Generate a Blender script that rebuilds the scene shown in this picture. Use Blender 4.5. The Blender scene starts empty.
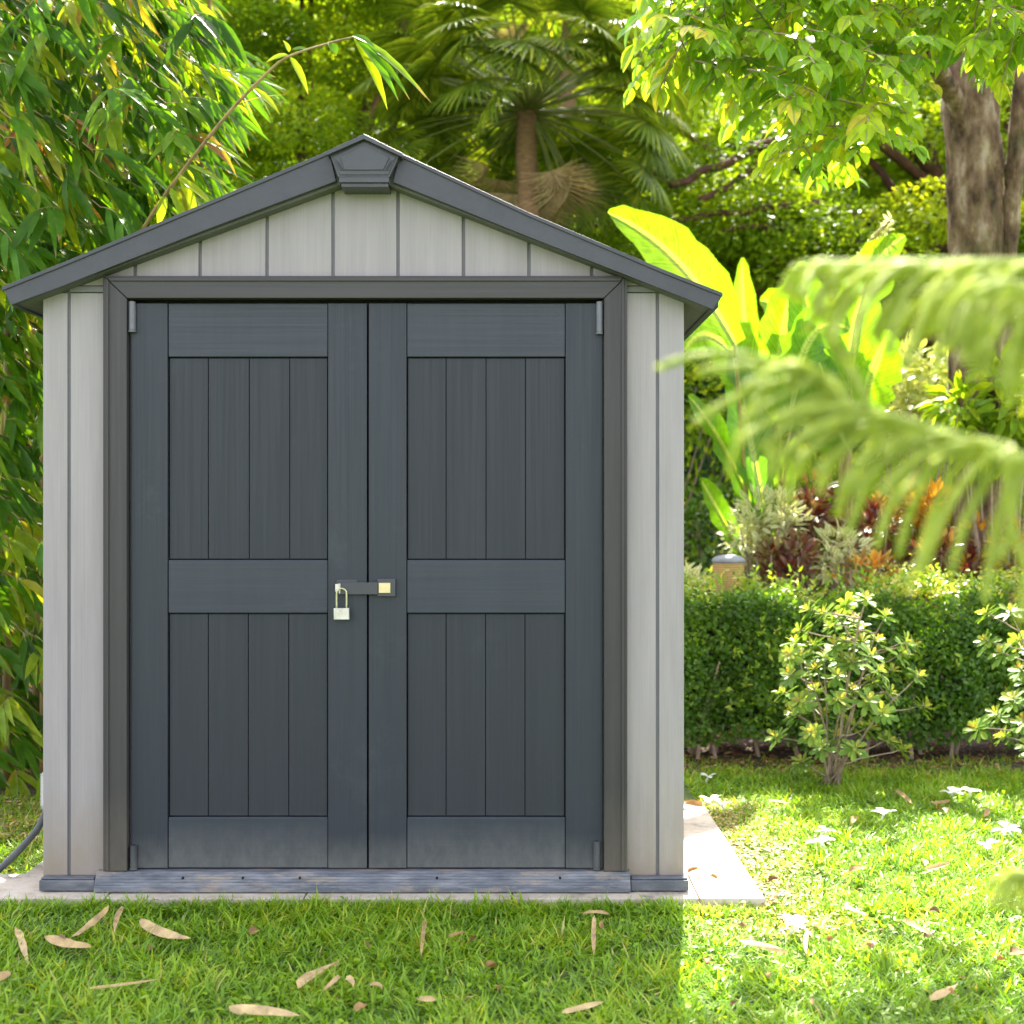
import bpy, bmesh, math, random
import numpy as np
from mathutils import Vector, Matrix

random.seed(7)
rng = np.random.default_rng(11)
scene = bpy.context.scene
COL = scene.collection
Z0, F, CZ = 4.6, 1334.0, 1.297          # camera distance to the shed front, focal length in px, eye height
R = math.radians

def W(px, py, Y=0.0):
    d = Y + Z0
    return Vector(((px - 512) / F * d, Y, CZ - (py - 512) / F * d))

# ------------------------------------------------------------------ tagging
def tag(o, label=None, cat=None, group=None, kind=None):
    if label: o['label'] = label
    if cat: o['category'] = cat
    if group: o['group'] = group
    if kind: o['kind'] = kind
    return o

def empty(name, loc, label=None, cat=None, group=None):
    o = bpy.data.objects.new(name, None)
    o.empty_display_size = 0.1
    o.location = loc
    COL.objects.link(o)
    return tag(o, label, cat, group)

def link(name, mesh, mats, parent=None, bevel=0.0, smooth=False, loc=None):
    if not isinstance(mats, (list, tuple)): mats = [mats]
    for m in mats: mesh.materials.append(m)
    o = bpy.data.objects.new(name, mesh)
    COL.objects.link(o)
    if parent is not None:
        o.parent = parent
        # the meshes are written in world coordinates: move them into the parent's frame
        off = Vector(parent.location)
        pp = parent.parent
        while pp is not None:
            off += Vector(pp.location); pp = pp.parent
        mesh.transform(Matrix.Translation(-off))
    elif loc is not None:
        mesh.transform(Matrix.Translation(-Vector(loc)))
        o.location = loc
    if bevel:
        b = o.modifiers.new('bevel', 'BEVEL'); b.width = bevel; b.segments = 2
        b.limit_method = 'ANGLE'; b.angle_limit = R(35)
    if smooth: mesh.shade_smooth()
    return o

def copy_tree(o, parent=None):
    c = o.copy(); COL.objects.link(c)
    if parent is not None: c.parent = parent
    for ch in list(o.children): copy_tree(ch, c)
    return c

# ------------------------------------------------------------------ mesh building
class MB:
    def __init__(s): s.v = []; s.f = []; s.m = []
    def add(s, vs, fs, mi=0):
        b = len(s.v); s.v += [tuple(v) for v in vs]
        s.f += [tuple(i + b for i in f) for f in fs]; s.m += [mi] * len(fs)
    def box(s, x0, x1, y0, y1, z0, z1, mi=0):
        vs = [(x, y, z) for x in (x0, x1) for y in (y0, y1) for z in (z0, z1)]
        s.add(vs, [(0,1,3,2),(4,6,7,5),(0,4,5,1),(2,3,7,6),(0,2,6,4),(1,5,7,3)], mi)
    def prism(s, poly, y0, y1, mi=0):                      # poly in (x, z)
        n = len(poly)
        a = sum(poly[i][0]*poly[(i+1)%n][1]-poly[(i+1)%n][0]*poly[i][1] for i in range(n))
        if a < 0: poly = poly[::-1]
        vs = [(x, y0, z) for x, z in poly] + [(x, y1, z) for x, z in poly]
        fs = [tuple(range(n)), tuple(range(2*n-1, n-1, -1))]
        fs += [(i, i+n, (i+1)%n+n, (i+1)%n) for i in range(n)]
        s.add(vs, fs, mi)
    def tube(s, pts, rad, n=8, mi=0, cap=True):
        pts = [Vector(p) for p in pts]; N = len(pts)
        if not hasattr(rad, '__len__'): rad = [rad]*N
        t = (pts[1]-pts[0]).normalized()
        u = t.orthogonal().normalized(); vs = []
        for i, p in enumerate(pts):
            if i == 0: t = (pts[1]-pts[0])
            elif i == N-1: t = (pts[-1]-pts[-2])
            else: t = (pts[i+1]-pts[i-1])
            t.normalize()
            u = (u - t*u.dot(t)).normalized(); w = t.cross(u)
            for k in range(n):
                a = 2*math.pi*k/n
                vs.append(p + (u*math.cos(a)+w*math.sin(a))*rad[i])
        fs = [(i*n+k, i*n+(k+1)%n, (i+1)*n+(k+1)%n, (i+1)*n+k) for i in range(N-1) for k in range(n)]
        if cap: fs += [tuple(range(n-1, -1, -1)), tuple((N-1)*n+k for k in range(n))]
        s.add(vs, fs, mi)
    def mesh(s, name):
        me = bpy.data.meshes.new(name)
        me.from_pydata(s.v, [], s.f)
        if any(s.m): me.polygons.foreach_set('material_index', s.m)
        me.update(); return me
    def build(s, name, mats, parent=None, **k):
        return link(name, s.mesh(name), mats, parent, **k)

def bez(p0, p1, p2, n=8):
    p0, p1, p2 = Vector(p0), Vector(p1), Vector(p2)
    return [p0*(1-t)**2 + p1*2*t*(1-t) + p2*t*t for t in [i/(n-1) for i in range(n)]]

def spline(pts, n=6):
    P = [Vector(p) for p in pts]; P = [P[0]*2-P[1]] + P + [P[-1]*2-P[-2]]
    out = []
    for i in range(1, len(P)-2):
        for k in range(n):
            t = k/n
            out.append(0.5*((2*P[i]) + (P[i+1]-P[i-1])*t + (2*P[i-1]-5*P[i]+4*P[i+1]-P[i+2])*t*t + (3*P[i]-P[i-1]-3*P[i+1]+P[i+2])*t**3))
    out.append(P[-2]); return out

def wiggle(pts, amp):
    return [p + Vector((random.uniform(-amp, amp), random.uniform(-amp, amp), random.uniform(-amp, amp))) for p in pts]

# leaf templates: x across (-.5..5), y along (0..1), z along the normal
def tpl(profile, fold=0.1, droop=0.1, mid=True, bend=0.0, curl=0.0):
    vs, uv, fs = [], [], []
    n = len(profile)
    for i, (t, w) in enumerate(profile):
        xs = (-.5, 0, .5) if mid else (-.5, .5)
        for x in xs:
            vs.append((x*w+bend*t*(1-t)*4, t, abs(x)*w*fold+curl*x*(t-.4), -droop*t*t)); uv.append((x+.5, t))
    k = 3 if mid else 2
    for i in range(n-1):
        for j in range(k-1):
            a = i*k+j; fs.append((a, a+1, a+k+1, a+k))
    return np.array(vs, float), np.array(fs, int), np.array(uv, float)

LANCE = tpl([(0,.12),(.12,.7),(.35,1),(.6,.85),(.82,.45),(1,.03)], .35, .22)
LANCE2 = tpl([(0,.1),(.3,1),(.7,.7),(1,.03)], .3, .15, mid=False)
OVATE = tpl([(0,.1),(.18,.75),(.42,1),(.68,.8),(.87,.38),(1,.03)], .3, .18)
OBOV = tpl([(0,.15),(.35,.55),(.7,1),(.9,.75),(1,.15)], .3, .05, mid=True)
DIAM = tpl([(0,.25),(.5,1),(1,.12)], 0, .1, mid=False)
QUAD = tpl([(0,.45),(1,.45)], 0, 0, mid=False)
BLADE = tpl([(0,1),(.5,.8),(1,.08)], 0, .35, mid=False)

def unit(a):
    return a/np.maximum(np.linalg.norm(a, axis=-1, keepdims=True), 1e-9)

class Leaves:
    def __init__(s): s.V=[]; s.Fc=[]; s.U=[]; s.Rn=[]; s.nv=0
    def add(s, T, pos, d, nr, L, Wd, rnd):
        tv, tf, tu = T
        pos = np.atleast_2d(np.asarray(pos, float)); M = len(pos)
        if M == 0: return
        d = unit(np.broadcast_to(np.asarray(d, float), (M,3))); nr = np.broadcast_to(np.asarray(nr, float), (M,3))
        side = unit(np.cross(d, nr)); nn = np.cross(side, d)
        L = np.broadcast_to(np.asarray(L, float), (M,)); Wd = np.broadcast_to(np.asarray(Wd, float), (M,))
        v = (pos[:,None,:] + side[:,None,:]*(tv[None,:,0]*Wd[:,None])[...,None]
             + d[:,None,:]*(tv[None,:,1]*L[:,None])[...,None] + nn[:,None,:]*(tv[None,:,2]*Wd[:,None]+tv[None,:,3]*L[:,None])[...,None])
        k = len(tv)
        f = tf[None]+ (np.arange(M)*k)[:,None,None] + s.nv
        s.V.append(v.reshape(-1,3)); s.Fc.append(f.reshape(-1,4)); s.nv += M*k
        s.U.append(np.broadcast_to(tu[tf.reshape(-1)][None], (M, tf.size, 2)).reshape(-1,2))
        s.Rn.append(np.repeat(np.broadcast_to(np.asarray(rnd, float), (M,)), len(tf)))
    def build(s, name, mat, parent=None, smooth=True, loc=None):
        V = np.concatenate(s.V).astype(np.float32); Fc = np.concatenate(s.Fc).astype(np.int32)
        U = np.concatenate(s.U).astype(np.float32); Rn = np.concatenate(s.Rn).astype(np.float32)
        me = bpy.data.meshes.new(name)
        me.vertices.add(len(V)); me.vertices.foreach_set('co', V.ravel())
        me.loops.add(Fc.size); me.loops.foreach_set('vertex_index', Fc.ravel())
        me.polygons.add(len(Fc)); me.polygons.foreach_set('loop_start', np.arange(0, Fc.size, 4, dtype=np.int32))
        me.polygons.foreach_set('loop_total', np.full(len(Fc), 4, dtype=np.int32))
        uvl = me.uv_layers.new(name='UVMap'); uvl.data.foreach_set('uv', U.ravel())
        at = me.attributes.new('rnd', 'FLOAT', 'FACE'); at.data.foreach_set('value', Rn)
        me.update(calc_edges=True)
        return link(name, me, mat, parent, smooth=smooth, loc=loc)

def N3(m, s=1.0): return rng.normal(0, s, (m,3))
def U1(m, a=0., b=1.): return rng.uniform(a, b, m)

# ------------------------------------------------------------------ materials
def newmat(name):
    m = bpy.data.materials.new(name); m.use_nodes = True
    nt = m.node_tree; nt.nodes.clear()
    return m, nt
def nd(nt, t, **k):
    n = nt.nodes.new(t)
    for a, b in k.items():
        if a in n.inputs: n.inputs[a].default_value = b
        else: setattr(n, a, b)
    return n
def ramp(nt, stops, src=None):
    r = nt.nodes.new('ShaderNodeValToRGB'); e = r.color_ramp.elements
    while len(e) < len(stops): e.new(.5)
    for i, (p, c) in enumerate(stops):
        e[i].position = p; e[i].color = (c[0], c[1], c[2], 1) if hasattr(c, '__len__') else (c, c, c, 1)
    if src is not None: nt.links.new(src, r.inputs['Fac'])
    return r
def mixc(nt, fac, a, b, mode='MIX'):
    m = nt.nodes.new('ShaderNodeMix'); m.data_type = 'RGBA'; m.blend_type = mode
    for sock, v in ((0, fac), (6, a), (7, b)):
        if hasattr(v, 'is_output'): nt.links.new(v, m.inputs[sock])
        elif hasattr(v, '__len__'): m.inputs[sock].default_value = (v[0], v[1], v[2], 1)
        else: m.inputs[sock].default_value = v
    return m.outputs[2]

def leaf_mat(name, stops, tint=(1.25,1.15,.55), trans=.45, rough=.4, tip=None, rib=None, spec=.5, margin=None, mott=0.25, veins=False):
    m, nt = newmat(name); L = nt.links
    at = nd(nt, 'ShaderNodeAttribute', attribute_name='rnd')
    col = ramp(nt, stops, at.outputs['Fac']).outputs['Color']
    uv = nd(nt, 'ShaderNodeUVMap'); sp = nd(nt, 'ShaderNodeSeparateXYZ'); L.new(uv.outputs[0], sp.inputs[0])
    co = nd(nt, 'ShaderNodeNewGeometry')
    nz = nd(nt, 'ShaderNodeTexNoise', Scale=22.0, Detail=3.0); L.new(co.outputs['Position'], nz.inputs['Vector'])
    r2 = ramp(nt, [(.3, 1-mott), (.7, 1+mott*.6)], nz.outputs['Fac'])
    col = mixc(nt, 1.0, col, r2.outputs['Color'], 'MULTIPLY')
    if rib or margin:
        a = nd(nt, 'ShaderNodeMath', operation='SUBTRACT'); a.inputs[1].default_value = .5; L.new(sp.outputs['X'], a.inputs[0])
        b = nd(nt, 'ShaderNodeMath', operation='ABSOLUTE'); L.new(a.outputs[0], b.inputs[0])
        if rib:
            rr = ramp(nt, [(0, 1), (.05, 1), (.09, 0)], b.outputs[0]); col = mixc(nt, rr.outputs['Color'], col, rib)
        if margin:
            rr = ramp(nt, [(.16, 0), (.28, 1)], b.outputs[0]); col = mixc(nt, rr.outputs['Color'], col, margin)
    if veins:      # fine side veins running from the midrib to the edge
        v1 = nd(nt, 'ShaderNodeMath', operation='ABSOLUTE'); v0 = nd(nt, 'ShaderNodeMath', operation='SUBTRACT'); v0.inputs[1].default_value = .5
        L.new(sp.outputs['X'], v0.inputs[0]); L.new(v0.outputs[0], v1.inputs[0])
        v2 = nd(nt, 'ShaderNodeMath', operation='MULTIPLY_ADD'); v2.inputs[1].default_value = -.35; L.new(v1.outputs[0], v2.inputs[0]); L.new(sp.outputs['Y'], v2.inputs[2])
        v3 = nd(nt, 'ShaderNodeTexNoise', Scale=70., Detail=3.); v3.noise_dimensions = '1D'; L.new(v2.outputs[0], v3.inputs['W'])
        col = mixc(nt, 1., col, ramp(nt, [(.3,.62),(.55,1.),(.75,1.22)], v3.outputs['Fac']).outputs['Color'], 'MULTIPLY')
    if tip:
        mm = nd(nt, 'ShaderNodeMath', operation='ADD'); L.new(sp.outputs['Y'], mm.inputs[0])
        m2 = nd(nt, 'ShaderNodeMath', operation='MULTIPLY_ADD'); m2.inputs[1].default_value = .5; m2.inputs[2].default_value = -.25
        nz2 = nd(nt, 'ShaderNodeTexNoise', Scale=4.0); L.new(co.outputs['Position'], nz2.inputs['Vector'])
        L.new(nz2.outputs['Fac'], m2.inputs[0]); L.new(m2.outputs[0], mm.inputs[1])
        rr = ramp(nt, [(.92, 0), (1., .85)], mm.outputs[0]); col = mixc(nt, rr.outputs['Color'], col, tip)
    p = nd(nt, 'ShaderNodeBsdfPrincipled', Roughness=rough); p.inputs['Specular IOR Level'].default_value = spec
    L.new(col, p.inputs['Base Color'])
    tr = nd(nt, 'ShaderNodeBsdfTranslucent')
    L.new(mixc(nt, 1.0, col, tint, 'MULTIPLY'), tr.inputs['Color'])
    mx = nd(nt, 'ShaderNodeMixShader'); mx.inputs[0].default_value = trans
    L.new(p.outputs[0], mx.inputs[1]); L.new(tr.outputs[0], mx.inputs[2])
    o = nd(nt, 'ShaderNodeOutputMaterial'); L.new(mx.outputs[0], o.inputs['Surface'])
    return m

def surf(name, stops, scale=5., stretch=(1,1,1), rough=.6, bump=.3, bscale=40., bstretch=None, detail=5., spec=.4, metal=0., dist=.002, stain=None, splash=None, streak=0.):
    m, nt = newmat(name); L = nt.links
    co = nd(nt, 'ShaderNodeTexCoord')
    def mapped(st):
        mp = nd(nt, 'ShaderNodeMapping'); mp.inputs['Scale'].default_value = st
        L.new(co.outputs['Object'], mp.inputs['Vector']); return mp.outputs[0]
    nz = nd(nt, 'ShaderNodeTexNoise', Scale=scale, Detail=detail, Roughness=.6); L.new(mapped(stretch), nz.inputs['Vector'])
    col = ramp(nt, stops, nz.outputs['Fac']).outputs['Color']
    if stain:
        c, sc, lo, hi, st = stain
        n3 = nd(nt, 'ShaderNodeTexNoise', Scale=sc, Detail=6., Roughness=.7); L.new(mapped(st), n3.inputs['Vector'])
        col = mixc(nt, ramp(nt, [(lo, 0), (hi, 1)], n3.outputs['Fac']).outputs['Color'], col, c)
    if streak:     # faint rain streaks running down the boards
        n5 = nd(nt, 'ShaderNodeTexNoise', Scale=14., Detail=4., Roughness=.7); L.new(mapped((1,1,.09)), n5.inputs['Vector'])
        col = mixc(nt, 1., col, ramp(nt, [(.35,1-streak),(.65,1+streak)], n5.outputs['Fac']).outputs['Color'], 'MULTIPLY')
    if splash:     # mud splashed up from the ground
        sz = nd(nt, 'ShaderNodeSeparateXYZ'); L.new(co.outputs['Object'], sz.inputs[0])
        n4 = nd(nt, 'ShaderNodeTexNoise', Scale=splash[2], Detail=8., Roughness=.75); L.new(mapped((1,1,.5)), n4.inputs['Vector'])
        h1 = nd(nt, 'ShaderNodeMapRange'); h1.inputs['From Min'].default_value = splash[1]; h1.inputs['From Max'].default_value = .0
        h1.inputs['To Min'].default_value = 0; h1.inputs['To Max'].default_value = 1; L.new(sz.outputs['Z'], h1.inputs['Value'])
        hm = nd(nt, 'ShaderNodeMath', operation='MULTIPLY'); L.new(h1.outputs[0], hm.inputs[0]); L.new(n4.outputs['Fac'], hm.inputs[1])
        col = mixc(nt, ramp(nt, [(.06,0),(.5,.85)], hm.outputs[0]).outputs['Color'], col, splash[0])
    n2 = nd(nt, 'ShaderNodeTexNoise', Scale=bscale, Detail=4.); L.new(mapped(bstretch or stretch), n2.inputs['Vector'])
    bp = nd(nt, 'ShaderNodeBump', Strength=bump, Distance=dist); L.new(n2.outputs['Fac'], bp.inputs['Height'])
    p = nd(nt, 'ShaderNodeBsdfPrincipled', Roughness=rough, Metallic=metal); p.inputs['Specular IOR Level'].default_value = spec
    L.new(col, p.inputs['Base Color']); L.new(bp.outputs[0], p.inputs['Normal'])
    L.new(ramp(nt, [(.3, rough-.08), (.7, min(1, rough+.1))], n2.outputs['Fac']).outputs['Color'], p.inputs['Roughness'])
    o = nd(nt, 'ShaderNodeOutputMaterial'); L.new(p.outputs[0], o.inputs['Surface'])
    return m

GR = (1, 1, .012)     # grain running up and down
GRH = (.012, 1, 1)    # grain running across
M = {}
M['wall'] = surf('shed_wall_plastic', [(.3,(.283,.266,.272)),(.5,(.300,.283,.289)),(.7,(.317,.300,.306))], 170, GR, .62, .35, 200, GR, dist=.0012,
                 stain=((.31,.29,.255), 2.2, .56, .8, (1,1,.6)), splash=((.24,.20,.15), .42, 9.), streak=.07)
M['seam'] = surf('shed_seam_plastic', [(.3,(.16,.16,.175)),(.7,(.19,.19,.205))], 8, rough=.6)
M['door'] = surf('door_plastic', [(.3,(.021,.028,.0385)),(.5,(.0235,.031,.042)),(.7,(.026,.034,.0455))], 190, GR, .5, .35, 150, GR, dist=.001,
                 stain=((.045,.055,.067), 3.0, .6, .85, (1,1,1)), splash=((.13,.135,.13), .22, 22.), streak=.06)
M['rail'] = surf('door_rail_plastic', [(.3,(.0285,.037,.0495)),(.7,(.0335,.043,.057))], 160, GRH, .5, .3, 150, GRH, dist=.001,
                 stain=((.055,.066,.08), 3.5, .6, .85, (1,1,1)), splash=((.13,.135,.13), .26, 22.), streak=.05)
M['panel'] = surf('door_panel_plastic', [(.3,(.0185,.0240,.0315)),(.5,(.0205,.0262,.0345)),(.7,(.023,.029,.0375))], 180, GR, .55, .4, 150, GR, dist=.001,
                 stain=((.038,.046,.055), 2.4, .6, .85, (1,1,1)), splash=((.10,.105,.10), .30, 18.), streak=.07)
M['frame'] = surf('frame_plastic', [(.3,(.037,.036,.037)),(.7,(.047,.046,.047))], 80, GR, .5, .35, 140, GR, dist=.001, splash=((.11,.095,.075), .4, 12.), streak=.1)
M['frameh'] = surf('frame_lintel_plastic', [(.3,(.042,.041,.042)),(.7,(.053,.051,.052))], 80, GRH, .5, .35, 140, GRH, dist=.001)
M['roof'] = surf('roof_plastic', [(.3,(.043,.047,.057)),(.7,(.054,.059,.070))], 6, rough=.45, bump=.15, bscale=120, dist=.001)
M['soffit'] = surf('soffit_plastic', [(.3,(.09,.095,.085)),(.7,(.115,.12,.105))], 6, rough=.6, bump=.15, bscale=80)
M['cap'] = surf('cap_plastic', [(.3,(.047,.052,.061)),(.7,(.058,.064,.073))], 8, rough=.4, bump=.12, bscale=120, dist=.001)
M['sill'] = surf('sill_plastic', [(.3,(.065,.080,.105)),(.5,(.12,.135,.16)),(.7,(.22,.235,.26))], 16, (.5,3,3), .6, .4, 90,
                 stain=((.27,.235,.19), 9., .50, .66, (.6,2,2)))
M['sill2'] = surf('sill_end_plastic', [(.3,(.07,.08,.095)),(.5,(.10,.112,.13)),(.7,(.17,.175,.185))], 14, (1,3,3), .6, .4, 90)
M['groove'] = surf('door_groove', [(.3,(.011,.014,.017)),(.7,(.015,.018,.021))], 4, rough=.7)
M['black'] = surf('gap_black', [(.3,(.008,.008,.009)),(.7,(.012,.012,.013))], 4, rough=.8)
M['hinge'] = surf('hinge_metal', [(.3,(.11,.12,.14)),(.7,(.14,.15,.17))], 30, rough=.35, bump=.1)
M['brass'] = surf('brass_insert', [(.3,(.62,.52,.26)),(.7,(.72,.62,.36))], 40, rough=.4, bump=.1, metal=.35)
M['steel'] = surf('padlock_steel', [(.3,(.46,.45,.40)),(.7,(.70,.68,.62))], 30, rough=.33, bump=.15, metal=.35)
M['shackle'] = surf('shackle_steel', [(.3,(.42,.42,.24)),(.7,(.55,.55,.35))], 60, rough=.3, bump=.1, metal=.5)
M['paving'] = surf('paving_stone', [(.3,(.36,.31,.24)),(.5,(.49,.445,.36)),(.7,(.55,.515,.44))], 12, rough=.85, bump=.7, bscale=90,
                   stain=((.22,.19,.155), 6., .52, .68, (1,1,1)))
M['soil'] = surf('soil', [(.3,(.035,.022,.016)),(.5,(.07,.045,.032)),(.72,(.16,.11,.08))], 9, rough=.95, bump=1., bscale=35, dist=.02)
M['bark'] = surf('bark', [(.32,(.03,.018,.010)),(.44,(.12,.075,.042)),(.55,(.21,.145,.09)),(.70,(.40,.33,.24))], 10, (1,1,.5), .95, 1., 16, (1,1,.3), dist=.09, detail=9.,
                 stain=((.12,.13,.05), 1.6, .55, .68, (1,1,.5)))
M['bark2'] = surf('reddish_bark', [(.3,(.05,.022,.014)),(.7,(.13,.06,.035))], 10, rough=.9, bump=.8, bscale=30, dist=.02)
M['palmtrunk'] = surf('palm_trunk', [(.3,(.16,.09,.05)),(.7,(.36,.23,.13))], 14, (1,1,6), .9, 1., 14, (1,1,6), dist=.02)
M['culm'] = surf('bamboo_culm', [(.3,(.20,.13,.055)),(.5,(.34,.22,.09)),(.7,(.30,.27,.08))], 5, (1,1,.3), .5, .2, 40,
                 stain=((.10,.05,.03), 4., .52, .62, (1,1,.3)))
M['stem'] = surf('shrub_stem', [(.3,(.20,.14,.10)),(.7,(.42,.33,.25))], 25, rough=.8, bump=.5, bscale=60)
M['gstem'] = surf('green_stem', [(.3,(.22,.20,.05)),(.7,(.42,.36,.10))], 8, rough=.5, bump=.2, bscale=60)
M['brib'] = surf('banana_midrib', [(.3,(.22,.34,.06)),(.7,(.30,.42,.09))], 8, rough=.5, bump=.2, bscale=60)
M['pstalk'] = surf('palm_stalk', [(.3,(.10,.15,.03)),(.7,(.20,.22,.06))], 8, rough=.6, bump=.2, bscale=60)
M['hose'] = surf('hose_rubber', [(.3,(.05,.058,.066)),(.7,(.075,.084,.095))], 20, rough=.45, bump=.2)
M['whitebox'] = surf('white_plastic', [(.3,(.62,.62,.62)),(.7,(.72,.72,.71))], 8, rough=.5, bump=.1,)
M['lampcap'] = surf('lamp_cap', [(.3,(.20,.22,.24)),(.7,(.27,.29,.31))], 12, rough=.5, bump=.2)
M['petal'] = leaf_mat('white_petal', [(0,(.78,.77,.74)),(1,(.86,.85,.82))], tint=(1,1,1), trans=.35, rough=.6, mott=.06)
M['gwall'] = surf('cream_render', [(.3,(.62,.60,.55)),(.7,(.74,.72,.68))], 2, rough=.9, bump=.3, bscale=30)

def lamp_body_mat():
    m, nt = newmat('lamp_body_cane'); L = nt.links
    co = nd(nt, 'ShaderNodeTexCoord')
    mp = nd(nt, 'ShaderNodeMapping'); L.new(co.outputs['UV'], mp.inputs[0])
    br = nd(nt, 'ShaderNodeTexBrick', Scale=1.0); L.new(mp.outputs[0], br.inputs['Vector'])
    br.inputs['Color1'].default_value = (.66,.44,.13,1); br.inputs['Color2'].default_value = (.76,.54,.18,1)
    br.inputs['Mortar'].default_value = (.24,.13,.05,1); br.inputs['Mortar Size'].default_value = .04
    br.inputs['Brick Width'].default_value = .25; br.inputs['Row Height'].default_value = .25; br.offset = 0
    p = nd(nt, 'ShaderNodeBsdfPrincipled', Roughness=.7); L.new(br.outputs[0], p.inputs['Base Color'])
    bp = nd(nt, 'ShaderNodeBump', Strength=.5, Distance=.004); L.new(br.outputs['Fac'], bp.inputs['Height']); bp.invert = True
    L.new(bp.outputs[0], p.inputs['Normal'])
    o = nd(nt, 'ShaderNodeOutputMaterial'); L.new(p.outputs[0], o.inputs[0]); return m
M['cane'] = lamp_body_mat()

def ground_mat():
    m, nt = newmat('lawn_soil'); L = nt.links
    g = nd(nt, 'ShaderNodeNewGeometry')
    n1 = nd(nt, 'ShaderNodeTexNoise', Scale=3., Detail=6.); L.new(g.outputs['Position'], n1.inputs['Vector'])
    n2 = nd(nt, 'ShaderNodeTexNoise', Scale=60., Detail=4.); L.new(g.outputs['Position'], n2.inputs['Vector'])
    c1 = ramp(nt, [(.35,(.05,.09,.018)),(.6,(.09,.13,.03)),(.8,(.15,.13,.05))], n1.outputs['Fac'])
    c2 = ramp(nt, [(.3,.5),(.7,1.3)], n2.outputs['Fac'])
    c = mixc(nt, 1., c1.outputs[0], c2.outputs[0], 'MULTIPLY')
    p = nd(nt, 'ShaderNodeBsdfPrincipled', Roughness=.95); L.new(c, p.inputs['Base Color'])
    bp = nd(nt, 'ShaderNodeBump', Strength=.8, Distance=.02); L.new(n2.outputs['Fac'], bp.inputs['Height']); L.new(bp.outputs[0], p.inputs['Normal'])
    o = nd(nt, 'ShaderNodeOutputMaterial'); L.new(p.outputs[0], o.inputs[0]); return m
M['ground'] = ground_mat()

M['grass'] = leaf_mat('grass_blades', [(0,(.10,.22,.010)),(.35,(.20,.39,.016)),(.75,(.32,.50,.025)),(.93,(.52,.55,.05)),(1,(.62,.52,.24))], tint=(1.25,1.15,.5), trans=.45, rough=.45, mott=.2)
M['bamboo'] = leaf_mat('bamboo_leaf', [(0,(.035,.11,.005)),(.5,(.085,.24,.008)),(.84,(.30,.42,.02)),(.92,(.46,.36,.05)),(1,(.36,.19,.08))],
                       tint=(1.7,1.35,.4), trans=.55, rough=.42, tip=(.34,.22,.10), spec=.3)
M['dryleaf'] = leaf_mat('dry_leaf', [(0,(.13,.06,.02)),(.4,(.38,.23,.08)),(1,(.66,.50,.25))], tint=(1.2,1,.8), trans=.2, rough=.7, mott=.4, veins=True)
M['tree'] = leaf_mat('tree_leaf', [(0,(.13,.32,.018)),(.5,(.29,.50,.02)),(.85,(.52,.66,.03)),(1,(.72,.62,.08))], tint=(1.35,1.2,.45), trans=.5, rough=.42, spec=.3, rib=(.30,.42,.12))
M['dark'] = leaf_mat('fine_dark_leaf', [(0,(.09,.18,.008)),(.6,(.20,.34,.014)),(1,(.42,.52,.022))], tint=(1.4,1.25,.4), trans=.5, spec=.15, rough=.5)
M['mid'] = leaf_mat('mid_green_leaf', [(0,(.13,.25,.015)),(.6,(.26,.41,.02)),(1,(.48,.56,.03))], tint=(1.4,1.25,.4), trans=.5, spec=.15, rough=.45)
M['teal'] = leaf_mat('bluish_leaf', [(0,(.045,.13,.075)),(1,(.10,.23,.12))], tint=(1.1,1.2,.8), trans=.35, rough=.5)
M['palm'] = leaf_mat('palm_frond', [(0,(.085,.15,.016)),(.6,(.17,.28,.026)),(1,(.36,.44,.045))], tint=(1.5,1.3,.4), trans=.45, rough=.35, mott=.15)
M['deadpalm'] = leaf_mat('dead_palm_frond', [(0,(.28,.20,.10)),(.6,(.44,.34,.17)),(1,(.55,.46,.22))], tint=(1.3,1.1,.7), trans=.25, rough=.8)
M['banana'] = leaf_mat('banana_leaf', [(0,(.085,.24,.02)),(.5,(.165,.33,.018)),(1,(.235,.40,.016))], tint=(1.15,1.3,.3), trans=.55, rough=.32, rib=(.50,.58,.16), mott=.22, veins=True)
M['hedge'] = leaf_mat('hedge_leaf', [(0,(.045,.12,.008)),(.6,(.10,.23,.012)),(.9,(.28,.44,.02)),(1,(.56,.56,.09))], tint=(1.3,1.2,.4), trans=.4, rough=.4)
M['rosette'] = leaf_mat('rosette_leaf', [(0,(.13,.27,.045)),(.6,(.25,.38,.06)),(.9,(.48,.52,.09)),(1,(.60,.34,.08))], spec=.3, tint=(1.2,1.1,.5), trans=.35, rough=.45, mott=.15)
M['varieg'] = leaf_mat('variegated_leaf', [(0,(.26,.38,.08)),(1,(.52,.58,.16))], tint=(1.1,1.05,.7), trans=.4, rough=.4, margin=(.82,.80,.52), mott=.1)
M['lime'] = leaf_mat('lime_leaf', [(0,(.36,.45,.10)),(1,(.62,.66,.26))], tint=(1.2,1.1,.5), trans=.4, rough=.4, mott=.1)
M['redleaf'] = leaf_mat('red_croton_leaf', [(0,(.09,.02,.02)),(.45,(.17,.05,.035)),(.7,(.20,.15,.04)),(1,(.34,.30,.13))], tint=(1.3,.8,.5), trans=.4, rough=.35)
M['orange'] = leaf_mat('orange_croton_leaf', [(0,(.16,.07,.03)),(.3,(.14,.20,.03)),(.6,(.58,.25,.03)),(1,(.68,.45,.07))], tint=(1.35,1.1,.4), trans=.45, rough=.35)
M['conifer'] = leaf_mat('conifer_needle', [(0,(.20,.30,.02)),(.7,(.42,.52,.05)),(1,(.56,.64,.10))], spec=.2, tint=(1.2,1.15,.5), trans=.4, rough=.6, mott=.12)
M['confstem'] = surf('conifer_stem', [(.3,(.25,.33,.05)),(.7,(.36,.44,.09))], 20, rough=.7)
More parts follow.
